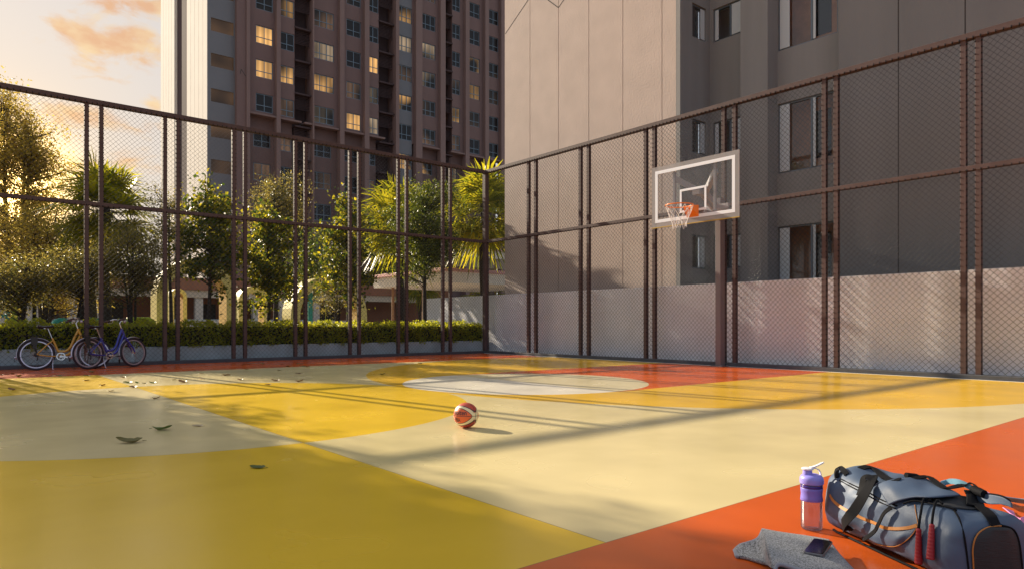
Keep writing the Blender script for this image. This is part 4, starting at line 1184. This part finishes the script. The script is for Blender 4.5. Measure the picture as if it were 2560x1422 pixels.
for k in range(10):
    for q in range(4):
        g = YAW + math.pi + .3 + k*.10; zc = .2285+q*.0055
        mb.lathe([(.0016,-.001),(.0012,.0012)], (.0545*math.cos(g), .0545*math.sin(g), zc), 6, axis=(math.cos(g),math.sin(g),0))
build('cap', mb, M['bottle_cap'], bt, True, angle=50)
sp = -right*.020
mb = MB(); mb.lathe([(.0225,.262),(.0220,.278),(.0205,.290)], sp, 28); build('spout', mb, M['bottle_cap'], bt, True, angle=40)
mb = MB(); mb.lathe([(.0255,.2905),(.028,.293),(.028,.297),(.024,.2995),(.004,.300)], sp, 28); build('spout_lid', mb, M['bottle_white'], bt, True, angle=40)
fw = Vector((cA, sA, 0))
mb = MB(); Z = Vector((0,0,1))
mb.ribbon([(sp+right*.012+Z*.300, fw), (right*.010+Z*.304, fw), (right*.030+Z*.312, fw), (right*.050+Z*.322, fw), (right*.060+Z*.326, fw)], [.022,.020,.018,.016,.010], .006)
mb.ribbon([(sp+right*.02+Z*.2975, fw), (right*.018+Z*.298, fw), (right*.034+Z*.290, fw), (right*.042+Z*.276, fw), (right*.044+Z*.262, fw)], .016, .005)
build('flip_handle', mb, M['bottle_white'], bt, True, bevel=.002, angle=60)

# ------------------------------------------------------------------ towel and phone
def towel_mat(name, c1, c2, sc):
    m, nt, p = nodes_of(name); N = nt.nodes; L = nt.links
    tc = N.new('ShaderNodeTexCoord'); nz = N.new('ShaderNodeTexNoise'); nz.inputs['Scale'].default_value = sc; nz.inputs['Detail'].default_value = 3
    mp = N.new('ShaderNodeMapping'); mp.inputs['Rotation'].default_value = (0,0,R(35)); mp.inputs['Scale'].default_value = (1,2.4,1)
    L.new(tc.outputs['Object'], mp.inputs[0]); L.new(mp.outputs[0], nz.inputs['Vector'])
    r = N.new('ShaderNodeMapRange'); r.inputs['From Min'].default_value = .4; r.inputs['From Max'].default_value = .6; L.new(nz.outputs['Fac'], r.inputs['Value'])
    mx = N.new('ShaderNodeMix'); mx.data_type = 'RGBA'; mx.inputs['A'].default_value = (*c1,1); mx.inputs['B'].default_value = (*c2,1)
    L.new(r.outputs[0], mx.inputs['Factor']); L.new(mx.outputs['Result'], p.inputs['Base Color'])
    p.inputs['Roughness'].default_value = .95; p.inputs['Sheen Weight'].default_value = .4
    bp = N.new('ShaderNodeBump'); bp.inputs['Strength'].default_value = .7; bp.inputs['Distance'].default_value = .003; L.new(nz.outputs['Fac'], bp.inputs['Height']); L.new(bp.outputs[0], p.inputs['Normal'])
    return m
M['terry'] = towel_mat('heather_terry', (.045,.05,.06), (.29,.30,.335), 100)
M['hem'] = mat('pale_grey_hem', (.25,.26,.31), .85, bump=.3, bscale=500)
def smooth_grid(ctrl, nu, nv):                               # Catmull-Rom patch through a control net of points
    def cr(P, s):
        n = len(P)-1; f = s*n; i = min(int(f), n-1); t = f-i
        p0, p1, p2, p3 = P[max(i-1,0)], P[i], P[i+1], P[min(i+2,n)]
        return .5*((2*p1)+(p2-p0)*t+(2*p0-5*p1+4*p2-p3)*t*t+(3*p1-p0-3*p2+p3)*t**3)
    rows_ = [[cr(r, j/(nv-1)) for j in range(nv)] for r in ctrl]
    return [[cr([rows_[k][j] for k in range(len(ctrl))], i/(nu-1)) for j in range(nv)] for i in range(nu)]
tz = lambda p: on_z(p[0], p[1], p[2])
tl = thing('towel', 'grey heather gym towel with pale hem lying folded on the orange floor', 'towel', on_z(2000, 1400))
tinv2 = Matrix.Translation(-tl.location)
def tput2(nm, G, m, th=.010, hem=None):
    mb = MB(); mb.grid(G)
    if hem is not None:
        ni, nj = len(G), len(G[0]); mb.m = [1 if hem(i/(ni-1), j/(nj-1)) else 0 for i in range(ni-1) for j in range(nj-1)]
    o = build(nm, mb, m, tl, True); o.data.transform(tinv2)
    s = o.modifiers.new('th', 'SOLIDIFY'); s.thickness = th; s.offset = 0; return o
# upper layer: rows from the far edge to the wavy front edge
net = [[(1904,1322,0.069),(1945,1330,0.065),(2000,1338,0.062),(2045,1345,0.060),(2072,1350,0.050)],
       [(1914,1350,0.075),(1955,1356,0.070),(2010,1364,0.066),(2060,1374,0.062),(2095,1382,0.043)],
       [(1924,1388,0.073),(1965,1388,0.070),(2020,1392,0.068),(2080,1404,0.060),(2122,1412,0.028)],
       [(1932,1418,0.062),(1950,1404,0.075),(2010,1418,0.065),(2085,1422,0.062),(2145,1436,0.020)],
       [(1938,1440,0.045),(1948,1412,0.073),(2008,1428,0.060),(2085,1430,0.057),(2160,1456,0.012)]]
G = smooth_grid([[tz(p) for p in r] for r in net], 33, 41)
tput2('upper_fold', G, [M['terry'], M['hem']], .012, lambda a, b: a > .84 or b > .93)
# left flap folding down to the floor
net = [[(1906,1323,0.068),(1914,1348,0.073),(1924,1386,0.070),(1934,1420,0.056)],
       [(1892,1345,0.056),(1900,1362,0.043),(1908,1384,0.024),(1918,1410,0.020)],
       [(1868,1354,0.040),(1872,1366,0.026),(1876,1382,0.016),(1880,1398,0.012)],
       [(1848,1362,0.022),(1850,1370,0.020),(1852,1382,0.012),(1856,1392,0.009)],
       [(1833,1376,0.010),(1834,1380,0.010),(1836,1386,0.008),(1840,1391,0.008)]]
G = smooth_grid([[tz(p) for p in r] for r in net], 25, 21)
tput2('turned_flap', G, [M['terry'], M['hem']], .012, lambda a, b: a > .86 or b < .06)
# lower layers showing under the front edge
for k, (dy, dz, w) in enumerate(((22,-.018,14),(44,-.034,26))):
    net = [[(1950,1400,.052+dz),(2000,1405,.048+dz),(2060,1410,.046+dz),(2120,1425,.03+dz*.6)],
           [(1945+w*.3,1418+dy,.050+dz),(1995,1424+dy,.042+dz),(2060,1436+dy*.8,.044+dz),(2130,1458,.022+dz*.5)]]
    G = smooth_grid([[tz((p[0],p[1],max(p[2],.008))) for p in r] for r in net], 13, 31)
    tput2('lower_fold', G, [M['terry'], M['hem']], .010, lambda a, b: a > .72)
ph = thing('smartphone', 'black smartphone lying face up on the grey towel', 'phone', (0,0,0))
pc = [on_z(x, y, .085) for x, y in ((2012,1377),(2063,1386),(2078,1350),(2030,1342))]
cen = sum(pc, Vector())/4; ex = ((pc[1]-pc[0])+(pc[2]-pc[3])); ey = ((pc[3]-pc[0])+(pc[2]-pc[1]))
lx, ly = ex.length/4, ey.length/4; ex.normalize(); ey = (ey - ex*ey.dot(ex)).normalized()
ph.matrix_world = Matrix(((ex.x,ey.x,0,cen.x),(ex.y,ey.y,0,cen.y),(0,0,1,.0745),(0,0,0,1)))
M['phone_body'] = mat('grey_phone_body', (.20,.20,.22), .3, metal=.7); M['phone_screen'] = mat('black_phone_screen', (.005,.005,.006), .12, spec=.2)
def rrect(w, h, r, n=5):
    return [(sx*(w-r)+r*math.cos(a), sy*(h-r)+r*math.sin(a)) for sx, sy, a0 in ((1,1,0),(-1,1,90),(-1,-1,180),(1,-1,270)) for a in [R(a0+90*i/n) for i in range(n+1)]]
def slab(prof, z0, z1):
    n = len(prof); mb = MB(); mb.add([(x,y,z0) for x,y in prof]+[(x,y,z1) for x,y in prof], [tuple(range(n-1,-1,-1)), tuple(range(n,2*n))]+[(i,(i+1)%n,n+(i+1)%n,n+i) for i in range(n)]); return mb
build('phone_body', slab(rrect(lx, ly, .012), 0, .009), M['phone_body'], ph, bevel=.002)
build('screen', slab(rrect(lx-.003, ly-.003, .010), .0091, .0100), M['phone_screen'], ph)

# ------------------------------------------------------------------ duffel bag
def bag_mat(name, col_, rough=.5):
    m = mat(name, col_, rough, spec=.45, var=.05, vscale=9, bump=.03, bscale=300); return m
M['bag'] = bag_mat('slate_blue_bag_cloth', (.068,.105,.175), .55)
M['bag_black'] = mat('black_webbing', (.006,.0065,.009), .75, spec=.15, bump=.1, bscale=500)
M['bag_pocket'] = mat('ribbed_black_pocket', (.016,.017,.021), .6, bump=.12, bscale=140, stretch=(.2,.2,1.5))
M['bag_orange'] = mat('orange_bag_tape', (.45,.18,.035), .6)
M['bag_inside'] = mat('bag_inner_shade', (.02,.022,.028), .8)
O = Vector((3.350, 1.622, 0)) - Vector((.867,-.497,0)).normalized()*.032; bu = Vector((-.497,-.867,0)).normalized(); bw = Vector((.867,-.497,0)).normalized(); bz = Vector((0,0,1))
BL, BWD, BH = .82, .39, .300
bag = thing('duffel_bag', 'slate blue duffel bag with black straps and orange trim on the orange floor', 'bag', O)
baginv = Matrix.Translation(-O)
def put_bag(nm, mb, m, par=None, smooth=True, bevel=None, th=None, sub=0, angle=None):
    o = build(nm, mb, m, par or bag, smooth, bevel, angle=angle); o.data.transform(baginv)
    if th: s = o.modifiers.new('th', 'SOLIDIFY'); s.thickness = th; s.offset = 0
    if sub: q = o.modifiers.new('sub', 'SUBSURF'); q.levels = q.render_levels = sub
    return o
NT, NR = 60, 72
def bag_pt(t, k):
    g = 2*math.pi*k/NR
    e = 1.0
    if t < .15: e = .60 + .40*math.sqrt(max(0, 1-((.15-t)/.15)**2))
    if t > .955: e = 1 - .10*((t-.955)/.045)**2
    a = BWD/2*(.97 + .05*math.sin(t*7+1))*e
    h = BH*(1.0 - .11*max(0,(t-.5)/.5) + .012*math.sin(t*11))*(.80+.20*e)
    n = 2/3.4
    cx, cz = math.cos(g), math.sin(g)
    x = math.copysign(abs(cx)**n, cx); z = math.copysign(abs(cz)**n, cz)
    zz = h/2 + h/2*z
    taper = 1 - .16*(zz/h)**1.5
    w = x*a*taper
    # soft pulls and dents in the cloth
    d = .006*math.sin(t*17 + zz*30)*math.sin(t*5+2) + .005*math.sin(t*33 - zz*45)*(.3+.7*abs(math.sin(t*4)))
    if x < 0:
        d -= .022*math.exp(-((t-.30)/.12)**2 - ((zz-.11)/.05)**2)
        d += .016*math.exp(-((t-.42)/.16)**2 - ((zz-.20)/.05)**2) - .014*math.exp(-((t-.62)/.07)**2 - ((zz-.12)/.10)**2)
        d += .024*math.exp(-((t-.45)/.20)**2 - ((zz-.035)/.03)**2)
    if zz < .03: d *= .3
    top = max(0, (zz/h-.8)/.2)
    zz -= top*(.016*math.exp(-((t-.66)/.16)**2)*(1-(x*.95)**2)) - top*.008*math.sin(t*19+x*3)
    ww = w + math.copysign(d, x)*min(1, (abs(x)/.6)**2)
    return O + bu*(t*BL) + bw*(BWD/2 + ww) + bz*max(zz, .002)
mb = MB(); ringv = [[bag_pt(i/NT, k) for k in range(NR)] for i in range(NT+1)]
for r in ringv: mb.v += [tuple(p) for p in r]
for i in range(NT):
    for k in range(NR):
        k2 = (k+1) % NR; mb.f.append((i*NR+k, (i+1)*NR+k, (i+1)*NR+k2, i*NR+k2)); mb.m.append(0)
def cap(i, sgn):
    base = i*NR; ring = ringv[i]; c = sum(ring, Vector())/NR; prev = base
    for s, off in ((.96,.006),(.88,.012),(.75,.017),(.58,.020),(.38,.022),(.18,.023)):
        b = len(mb.v); mb.v += [tuple(c + (p-c)*s + bu*sgn*off) for p in ring]
        for k in range(NR):
            k2 = (k+1) % NR; f = (prev+k, b+k, b+k2, prev+k2); mb.f.append(f if sgn > 0 else f[::-1]); mb.m.append(0)
        prev = b
    f = tuple(prev+k for k in range(NR)); mb.f.append(f if sgn > 0 else f[::-1]); mb.m.append(0)
cap(0, -1); cap(NT, 1)
bagV = [Vector(v) for v in mb.v]; bvh = BVHTree.FromPolygons(bagV, mb.f)
body = put_bag('bag_body', mb, M['bag'])
eye = Vector((0,0,1.0))
def hit(px, py, lift=0.0, fall=None):
    d = ray(px); v = Vector((d[0], d[1], (HY-py)/F)).normalized()
    loc, nrm, _, _ = bvh.ray_cast(eye, v)
    if loc is None:                                          # just outside the outline: nearest cloth to the sight line
        best = None
        for k in range(120):
            q = eye + v*(2.3 + k*.015); l2, n2, _, dd = bvh.find_nearest(q)
            if best is None or dd < best[0]: best = (dd, l2, n2, q)
        return best[1].lerp(best[3], .8) + bz*lift*.5, best[2]
    if nrm.dot(v) > 0: nrm = -nrm
    return loc + nrm*lift, nrm
def spline(P, n):
    P = [Vector(p) for p in P]; out = []; m = len(P)-1
    for i in range(n+1):
        f = i/n*m; k = min(int(f), m-1); t = f-k
        p0, p1, p2, p3 = P[max(k-1,0)], P[k], P[k+1], P[min(k+2,m)]
        out.append(.5*((2*p1)+(p2-p0)*t+(2*p0-5*p1+4*p2-p3)*t*t+(3*p1-p0-3*p2+p3)*t**3))
    return out
def strap(path, width, th=.004, n=28, nm='strap', m=None, par=None):
    """path: (px, py, lift) on the bag; the strap lies across the local surface."""
    H = [hit(*p) for p in path]; P = spline([h[0] for h in H], n); Nn = spline([h[1] for h in H], n)
    pts = []
    for i, p in enumerate(P):
        t = (P[min(i+1,n)]-P[max(i-1,0)]).normalized(); a = t.cross(Nn[i]); a = a.normalized() if a.length > 1e-4 else bw
        if pts and a.dot(pts[-1][1]) < 0: a = -a
        pts.append((p, a))
    mb = MB(); mb.ribbon(pts, width, th); return put_bag(nm, mb, m or M['bag_black'], par, True, angle=50)
def cord(path, r, m, nm, n=40, par=None):
    P = spline([hit(*p)[0] for p in path], n); mb = MB(); mb.tube(P, r, 6); return put_bag(nm, mb, m, par, True)
def patch(rows, nm, m, nu=14, nv=24, th=.006, par=None, lift_fn=None):
    net = [[hit(*p)[0] for p in r] for r in rows]
    if lift_fn: net = [[v + bz*lift_fn(i/(len(net)-1), j/(len(r)-1)) for j, v in enumerate(r)] for i, r in enumerate(net)]
    G = smooth_grid(net, nu, nv); mb = MB(); mb.grid(G)
    return put_bag(nm, mb, m, par, True, th=th)
# orange tape and pocket on the long side
strap([(2076,1236,.004),(2087,1253,.004),(2110,1271,.004),(2133,1282,.005),(2158,1294,.007),(2190,1306,.009),(2215,1317,.011),(2248,1322,.011),(2278,1318,.009),(2296,1312,.006)], .0135, .003, 60, 'orange_tape', M['bag_orange'])
patch([[(2160,1300,.004),(2190,1311,.006),(2215,1322,.008),(2248,1328,.008),(2278,1324,.006),(2294,1317,.004)],
       [(2165,1325,.006),(2190,1338,.012),(2215,1345,.014),(2246,1345,.013),(2272,1338,.010),(2290,1326,.005)],
       [(2176,1348,.003),(2195,1356,.005),(2215,1361,.005),(2240,1361,.005),(2264,1352,.004),(2284,1335,.003)]], 'side_pocket', M['bag'], 14, 30, .005)
cord([(2190,1356,.006),(2216,1363,.007),(2242,1362,.007),(2266,1352,.007),(2286,1334,.006),(2297,1314,.006)], .0019, M['bag_orange'], 'pocket_piping')
cord([(2288,1262,.003),(2291,1280,.003),(2297,1311,.003)], .002, M['bag_orange'], 'side_piping')
# zip along the top of the far end
cord([(2098,1199,.002),(2125,1214,.002),(2160,1232,.003),(2200,1254,.003),(2240,1270,.004)], .0030, M['bag_black'], 'zip_edge')
cord([(2102,1196,.002),(2130,1210,.002),(2165,1227,.003),(2205,1249,.003),(2244,1264,.004)], .0030, M['bag_black'], 'zip_edge')
# seams
cord([(2384,1274,.002),(2398,1296,.002),(2409,1335,.002),(2416,1380,.002),(2421,1425,.002)], .0035, M['bag_black'], 'end_seam')
cord([(2264,1262,.012),(2285,1258,.014),(2310,1260,.012),(2345,1266,.010),(2372,1272,.008),(2392,1278,.006)], .0040, M['bag_black'], 'rim_piping')
# dark patch painting the shade inside the opening, folded lid and back rim
patch([[(2335,1240,.004),(2380,1238,.004),(2420,1242,.004),(2455,1252,.004)],
       [(2330,1252,.004),(2378,1254,.002),(2425,1258,.002),(2462,1264,.003)],
       [(2340,1262,.004),(2380,1270,.004),(2420,1274,.004),(2450,1274,.004)]], 'opening_shade', M['bag_inside'], 10, 16, .003)
patch([[(2199,1216,.012),(2225,1212,.022),(2262,1208,.026),(2305,1208,.026),(2342,1216,.022),(2374,1232,.016)],
       [(2213,1238,.020),(2240,1232,.030),(2275,1230,.034),(2318,1230,.034),(2352,1234,.028),(2385,1240,.020)],
       [(2229,1262,.016),(2258,1258,.022),(2292,1256,.026),(2330,1257,.026),(2364,1253,.022),(2398,1246,.016)]], 'lid_flap', M['bag'], 16, 34, .006)
patch([[(2336,1206,.020),(2350,1212,.024),(2366,1226,.018)],[(2318,1214,.024),(2340,1224,.022),(2360,1236,.016)]], 'lid_fold', M['bag'], 8, 10, .005)
patch([[(2440,1243,.020),(2470,1241,.035),(2505,1246,.035),(2530,1257,.020)],
       [(2444,1256,.010),(2475,1262,.014),(2506,1262,.016),(2532,1268,.010)]], 'back_rim', M['bag'], 8, 20, .006)
cord([(2444,1240,.022),(2470,1239,.037),(2505,1244,.037),(2527,1254,.024),(2518,1264,.012)], .0035, M['bag_black'], 'back_piping')
# webbing
strap([(2152,1171,.004),(2170,1168,.006),(2190,1176,.006),(2208,1193,.008),(2228,1208,.018),(2250,1213,.030)], .034, .004, 30, 'shoulder_strap')
strap([(2278,1211,.030),(2312,1211,.040),(2332,1221,.042),(2350,1232,.040),(2369,1238,.032),(2388,1235,.036),(2412,1222,.050),(2432,1218,.055),(2446,1226,.045)], .026, .004, 44, 'shoulder_strap')
strap([(2184,1203,.030),(2187,1214,.030),(2171,1242,.034),(2152,1269,.040),(2136,1297,.046),(2131,1322,.050),(2143,1343,.050),(2162,1354,.046),(2183,1349,.040),(2202,1332,.034),(2213,1309,.030),(2223,1288,.026),(2238,1269,.020)], [.046]*24+[.046-.0022*i for i in range(13)]+[.018]*20, .004, 56, 'carry_handle')
strap([(2196,1216,.020),(2180,1208,.034),(2166,1206,.030),(2158,1222,.012),(2150,1238,.006)], .03, .004, 24, 'carry_handle')
strap([(2418,1262,.012),(2443,1269,.012),(2461,1279,.010),(2477,1295,.009),(2486,1312,.008)], .040, .004, 24, 'end_strap')
strap([(2094,1194,.004),(2097,1184,.016),(2103,1176,.020),(2112,1180,.012),(2118,1186,.004)], .026, .004, 16, 'side_loop')
a, b = hit(2262,1199,.024)[0], hit(2312,1206,.026)[0]; mb = MB(); mb.tube([a, a.lerp(b,.5)+bz*.004, b], [.012,.015,.012], 10); put_bag('rolled_webbing', mb, M['bag_black'], angle=50)
a, b = hit(2434,1232,.045)[0], hit(2462,1240,.035)[0]; mb = MB(); mb.tube([a, a.lerp(b,.5), b], [.016,.018,.016], 14); put_bag('handle_wrap', mb, M['bag_black'], angle=50)
patch([[(2410,1232,.030),(2428,1234,.034),(2446,1240,.030)],[(2412,1248,.020),(2428,1252,.022),(2444,1256,.018)],[(2414,1266,.010),(2428,1268,.010),(2442,1270,.010)]], 'buckle_tab', M['bag_black'], 10, 8, .006)
# rounded pocket on the near end
yl = [(1316,2470,2512),(1320,2458,2526),(1330,2446,2535),(1345,2436,2542),(1370,2430,2548),(1395,2430,2550),(1422,2432,2552),(1445,2434,2553)]
net = []
for y, x0, x1 in yl: net.append([(x0 + (x1-x0)*k/4, y, .004 if (k in (0,4) or y < 1318) else .012) for k in range(5)])
patch(net, 'end_pocket', M['bag_pocket'], 34, 22, .004)
cord([(2432,1440,.006),(2430,1400,.006),(2429,1370,.006),(2435,1344,.006),(2448,1327,.006),(2470,1316,.006),(2500,1313,.006)], .0029, M['bag_orange'], 'end_piping')
cord([(2500,1312,.006),(2524,1318,.006),(2537,1333,.006),(2545,1360,.006),(2550,1400,.006),(2553,1440,.006)], .0042, M['bag_black'], 'end_piping')
# base edging along the floor
P = [O + bu*(BL*t) + bw*(.030 + .05*max(0,.12-t)/.12) + bz*.006 for t in np.linspace(.10,1.0,20)]
mb = MB(); mb.tube(P, .006, 6); put_bag('base_piping', mb, M['bag_black'])

# ------------------------------------------------------------------ skipping rope hung over the bag rim
M['rope_red'] = mat('dark_red_rope_grip', (.30,.012,.02), .55, bump=.05, bscale=200)
jr = thing('skipping_rope', 'skipping rope with two dark red handles hanging over the blue bag', 'skipping rope', hit(2320,1256,.02)[0])
jinv = Matrix.Translation(-jr.location)
for path, top in (([(2328,1258,.012),(2319,1255,.022),(2313,1264,.022),(2310,1285,.018),(2308,1307,.018),(2307,1321,.018)], (2307,1403)),
                  ([(2358,1265,.012),(2349,1261,.020),(2343,1268,.020),(2340,1290,.018),(2339,1314,.018)], (2338,1398))):
    P = spline([hit(*p)[0] for p in path], 24); mb = MB(); mb.tube(P, .0048, 8); o = build('cord', mb, M['bag_black'], jr, True); o.data.transform(jinv)
    a = P[-1]; b = hit(top[0], top[1], .020)[0]; mb = MB(); pts = []; rs = []
    for i in range(41):
        f = i/40; pts.append(a.lerp(b, f)); rs.append(.0088 + .0055*f + (.0009 if (i//2) % 2 else 0) - (.003 if i in (0,40) else 0))
    mb.tube(pts, rs, 16); o = build('handle', mb, M['rope_red'], jr, True); o.data.transform(jinv)

# ------------------------------------------------------------------ exercise bands behind the bag
M['band_blue'] = mat('pale_blue_band', (.20,.42,.55), .5); M['band_pink'] = mat('pink_band', (.62,.25,.52), .5)
def floor_band(label, m, path, width, th=.004):
    P = spline([on_z(x, y, z) for x, y, z, _ in path], 40); tw_ = [q[3] for q in path]; pts = []
    for i, p in enumerate(P):
        f = i/40*(len(path)-1); k = min(int(f), len(path)-2); tw0 = tw_[k] + (tw_[k+1]-tw_[k])*(f-k)
        t = (P[min(i+1,40)]-P[max(i-1,0)]).normalized(); s = t.cross(bz).normalized()
        pts.append((p, s*math.cos(tw0) + s.cross(t)*math.sin(tw0)))
    mb = MB(); mb.ribbon(pts, width, th); o = build('exercise_band', mb, m, None, True, angle=50); return tag(o, label, 'exercise band', 'exercise bands on the floor')
floor_band('pale blue exercise band trailing on the orange floor behind the bag', M['band_blue'], [(2440,1228,.05,.5),(2480,1238,.045,.6),(2520,1246,.035,.6),(2560,1252,.03,.7),(2640,1262,.03,.7)], .05)
floor_band('short pink exercise band lying across the pale blue one behind the bag', M['band_pink'], [(2452,1222,.02,.3),(2470,1234,.06,.2),(2488,1240,.055,.1),(2500,1246,.015,.0)], .06)
floor_band('pink exercise band twisting along the floor beside the bag end', M['band_pink'], [(2520,1272,.012,.3),(2538,1296,.03,1.0),(2552,1308,.03,1.9),(2575,1300,.03,2.4),(2640,1296,.02,2.6)], .05)
P = [(2354,1226,.03),(2362,1216,.042),(2378,1212,.045),(2400,1214,.045),(2424,1223,.040),(2440,1232,.03)]
Pw = spline([hit(*p)[0] for p in P], 24); mb = MB(); mb.ribbon([(p, bz) for p in Pw], .024, .004)
tag(build('exercise_band', mb, M['band_blue'], None, True, angle=50), 'pale blue exercise band curling out of the open bag top', 'exercise band', 'exercise bands on the floor')
SKY_STR, DUST, SUN_STR, SUN_COL, EXPO = .046, .6, 4.8, (1.0,.86,.655), .99
SKY_TINT = (1,1,1)
VEIL, VEIL_AWAY, VEIL_SUN = .82, (5.0,6.15,7.5), (8.4,7.9,7.6)
CLOUD_A, CLOUD_B = (8.5,4.6,2.5), (10,7.4,4.3)
CLOUDS = [(290,110,.10,.035),(215,75,.03,.03),(370,95,.05,.03),(350,15,.08,.028),(380,260,.025,.012),(200,420,.05,.03),(290,310,.09,.016),(330,400,.06,.02)]
GLOW = (-8, 470, R(6.5), R(2.8), (17,11,4.4), (170,105,36))
# ------------------------------------------------------------------ sky, sun, camera
w = bpy.data.worlds.new('World'); scene.world = w; w.use_nodes = True
nt = w.node_tree; N = nt.nodes; L = nt.links; n = NM(nt)
bg = N['Background']; bg.inputs['Strength'].default_value = SKY_STR
sk = N.new('ShaderNodeTexSky'); sk.sky_type = 'NISHITA'; sk.sun_disc = False
sk.sun_elevation = SUN_EL; sk.sun_rotation = R(90) - SUN_AZ
sk.altitude = 30; sk.air_density = 1.0; sk.dust_density = DUST; sk.ozone_density = .6
tc = N.new('ShaderNodeTexCoord')
sep = N.new('ShaderNodeSeparateXYZ'); L.new(tc.outputs['Generated'], sep.inputs[0])
az = n.m('ARCTAN2', sep.outputs[1], sep.outputs[0]); el = n.m('ARCSINE', sep.outputs[2])
mp = N.new('ShaderNodeMapping'); mp.inputs['Scale'].default_value = (1,1,2.1); L.new(tc.outputs['Generated'], mp.inputs[0])
nz = N.new('ShaderNodeTexNoise'); nz.inputs['Scale'].default_value = 15; nz.inputs['Detail'].default_value = 9; nz.inputs['Roughness'].default_value = .58; nz.inputs['Distortion'].default_value = .35
L.new(mp.outputs[0], nz.inputs['Vector'])
nz2 = N.new('ShaderNodeTexNoise'); nz2.inputs['Scale'].default_value = 6; nz2.inputs['Detail'].default_value = 4; L.new(mp.outputs[0], nz2.inputs['Vector'])
def cloud(px, py, wx, wy):
    """An elliptical bank of cloud by direction; wx, wy half-widths in radians."""
    d = ray(px); a0 = math.atan2(d[1], d[0]); e0 = math.atan2((HY-py)/F, math.hypot(*d))
    dx = n.m('DIVIDE', n.m('SUBTRACT', az, a0), wx); dy = n.m('DIVIDE', n.m('SUBTRACT', el, e0), wy)
    return n.m('SUBTRACT', 1.0, n.m('SQRT', n.m('ADD', n.mul(dx, dx), n.mul(dy, dy))))
dens = None
for c in CLOUDS:
    q = cloud(*c); dens = q if dens is None else n.m('MAXIMUM', dens, q)
# loose cloud elsewhere too, so that the sky behind the camera is not bare
gen = n.m('MULTIPLY_ADD', nz2.outputs['Fac'], 3.0, -2.05)
dens = n.m('MAXIMUM', dens, gen)
v = n.m('ADD', n.mul(dens, .75), n.m('MULTIPLY_ADD', nz.outputs['Fac'], 3.4, -1.75))
mask = n.m('SMOOTHSTEP', v, 0.0, .55) if False else None
mr = N.new('ShaderNodeMapRange'); mr.interpolation_type = 'SMOOTHSTEP'; mr.inputs['From Min'].default_value = .0; mr.inputs['From Max'].default_value = .75; L.new(v, mr.inputs['Value'])
shade = N.new('ShaderNodeMapRange'); shade.inputs['From Min'].default_value = .35; shade.inputs['From Max'].default_value = .65; L.new(nz2.outputs['Fac'], shade.inputs['Value'])
nz3 = N.new('ShaderNodeTexNoise'); nz3.inputs['Scale'].default_value = 22; nz3.inputs['Detail'].default_value = 5; L.new(mp.outputs[0], nz3.inputs['Vector'])
sh = N.new('ShaderNodeMapRange'); sh.inputs['From Min'].default_value = .4; sh.inputs['From Max'].default_value = .62; L.new(nz3.outputs['Fac'], sh.inputs['Value'])
ccol = n.mix(sh.outputs[0], CLOUD_A, CLOUD_B)
tint = N.new('ShaderNodeMix'); tint.data_type = 'RGBA'; tint.blend_type = 'MULTIPLY'; tint.inputs['Factor'].default_value = 1
L.new(sk.outputs[0], tint.inputs['A']); tint.inputs['B'].default_value = (*SKY_TINT, 1)
dsun = N.new('ShaderNodeVectorMath'); dsun.operation = 'DOT_PRODUCT'; L.new(tc.outputs['Generated'], dsun.inputs[0]); dsun.inputs[1].default_value = SUNV
td = N.new('ShaderNodeMapRange'); td.inputs['From Min'].default_value = -.5; td.inputs['From Max'].default_value = .95; L.new(dsun.outputs['Value'], td.inputs['Value'])
veil = n.mix(td.outputs[0], VEIL_AWAY, VEIL_SUN)
thin = n.mix(VEIL, tint.outputs['Result'], veil)          # thin high cloud drawn over the whole sky
fin = n.mix(n.mul(mr.outputs[0], .85), thin, ccol)
# low sun glow painted into the sky behind the left-hand trees, apart from the lamp
d0 = ray(GLOW[0]); gv = Vector((d0[0], d0[1], (HY-GLOW[1])/F)).normalized()
gd = N.new('ShaderNodeVectorMath'); gd.operation = 'DOT_PRODUCT'; L.new(tc.outputs['Generated'], gd.inputs[0]); gd.inputs[1].default_value = gv
ang = n.m('ARCCOSINE', n.m('MINIMUM', gd.outputs['Value'], .999999))
halo = n.m('EXPONENT', n.mul(ang, -1/GLOW[2])); core = n.m('EXPONENT', n.mul(n.mul(ang, ang), -1/GLOW[3]**2))
fin = n.mix(n.mul(halo, .66), fin, GLOW[4]); fin = n.mix(core, fin, GLOW[5])
L.new(fin, bg.inputs['Color'])
sun = bpy.data.lights.new('sun', 'SUN'); sun.energy = SUN_STR; sun.angle = R(.5); sun.color = SUN_COL
so = bpy.data.objects.new('sun', sun); col.objects.link(so); so.rotation_euler = SUNV.to_track_quat('Z','Y').to_euler(); so.location = SUNV*60

cam = bpy.data.cameras.new('camera'); co = bpy.data.objects.new('camera', cam); col.objects.link(co)
cam.sensor_width = 36; cam.sensor_fit = 'HORIZONTAL'; cam.lens = F/2560*36; cam.shift_y = (HY-711)/2560
cam.clip_start = .05; cam.clip_end = 2000
co.location = (0,0,1); co.rotation_euler = (R(90), 0, YAW-R(90))
scene.camera = co
scene.view_settings.view_transform = 'Standard'; scene.view_settings.look = 'None'; scene.view_settings.gamma = 1
scene.view_settings.exposure = EXPO
scene.cycles.max_bounces = 8; scene.cycles.transparent_max_bounces = 12; scene.cycles.use_denoising = True
scene.cycles.caustics_reflective = False; scene.cycles.caustics_refractive = False; scene.cycles.sample_clamp_indirect = 6
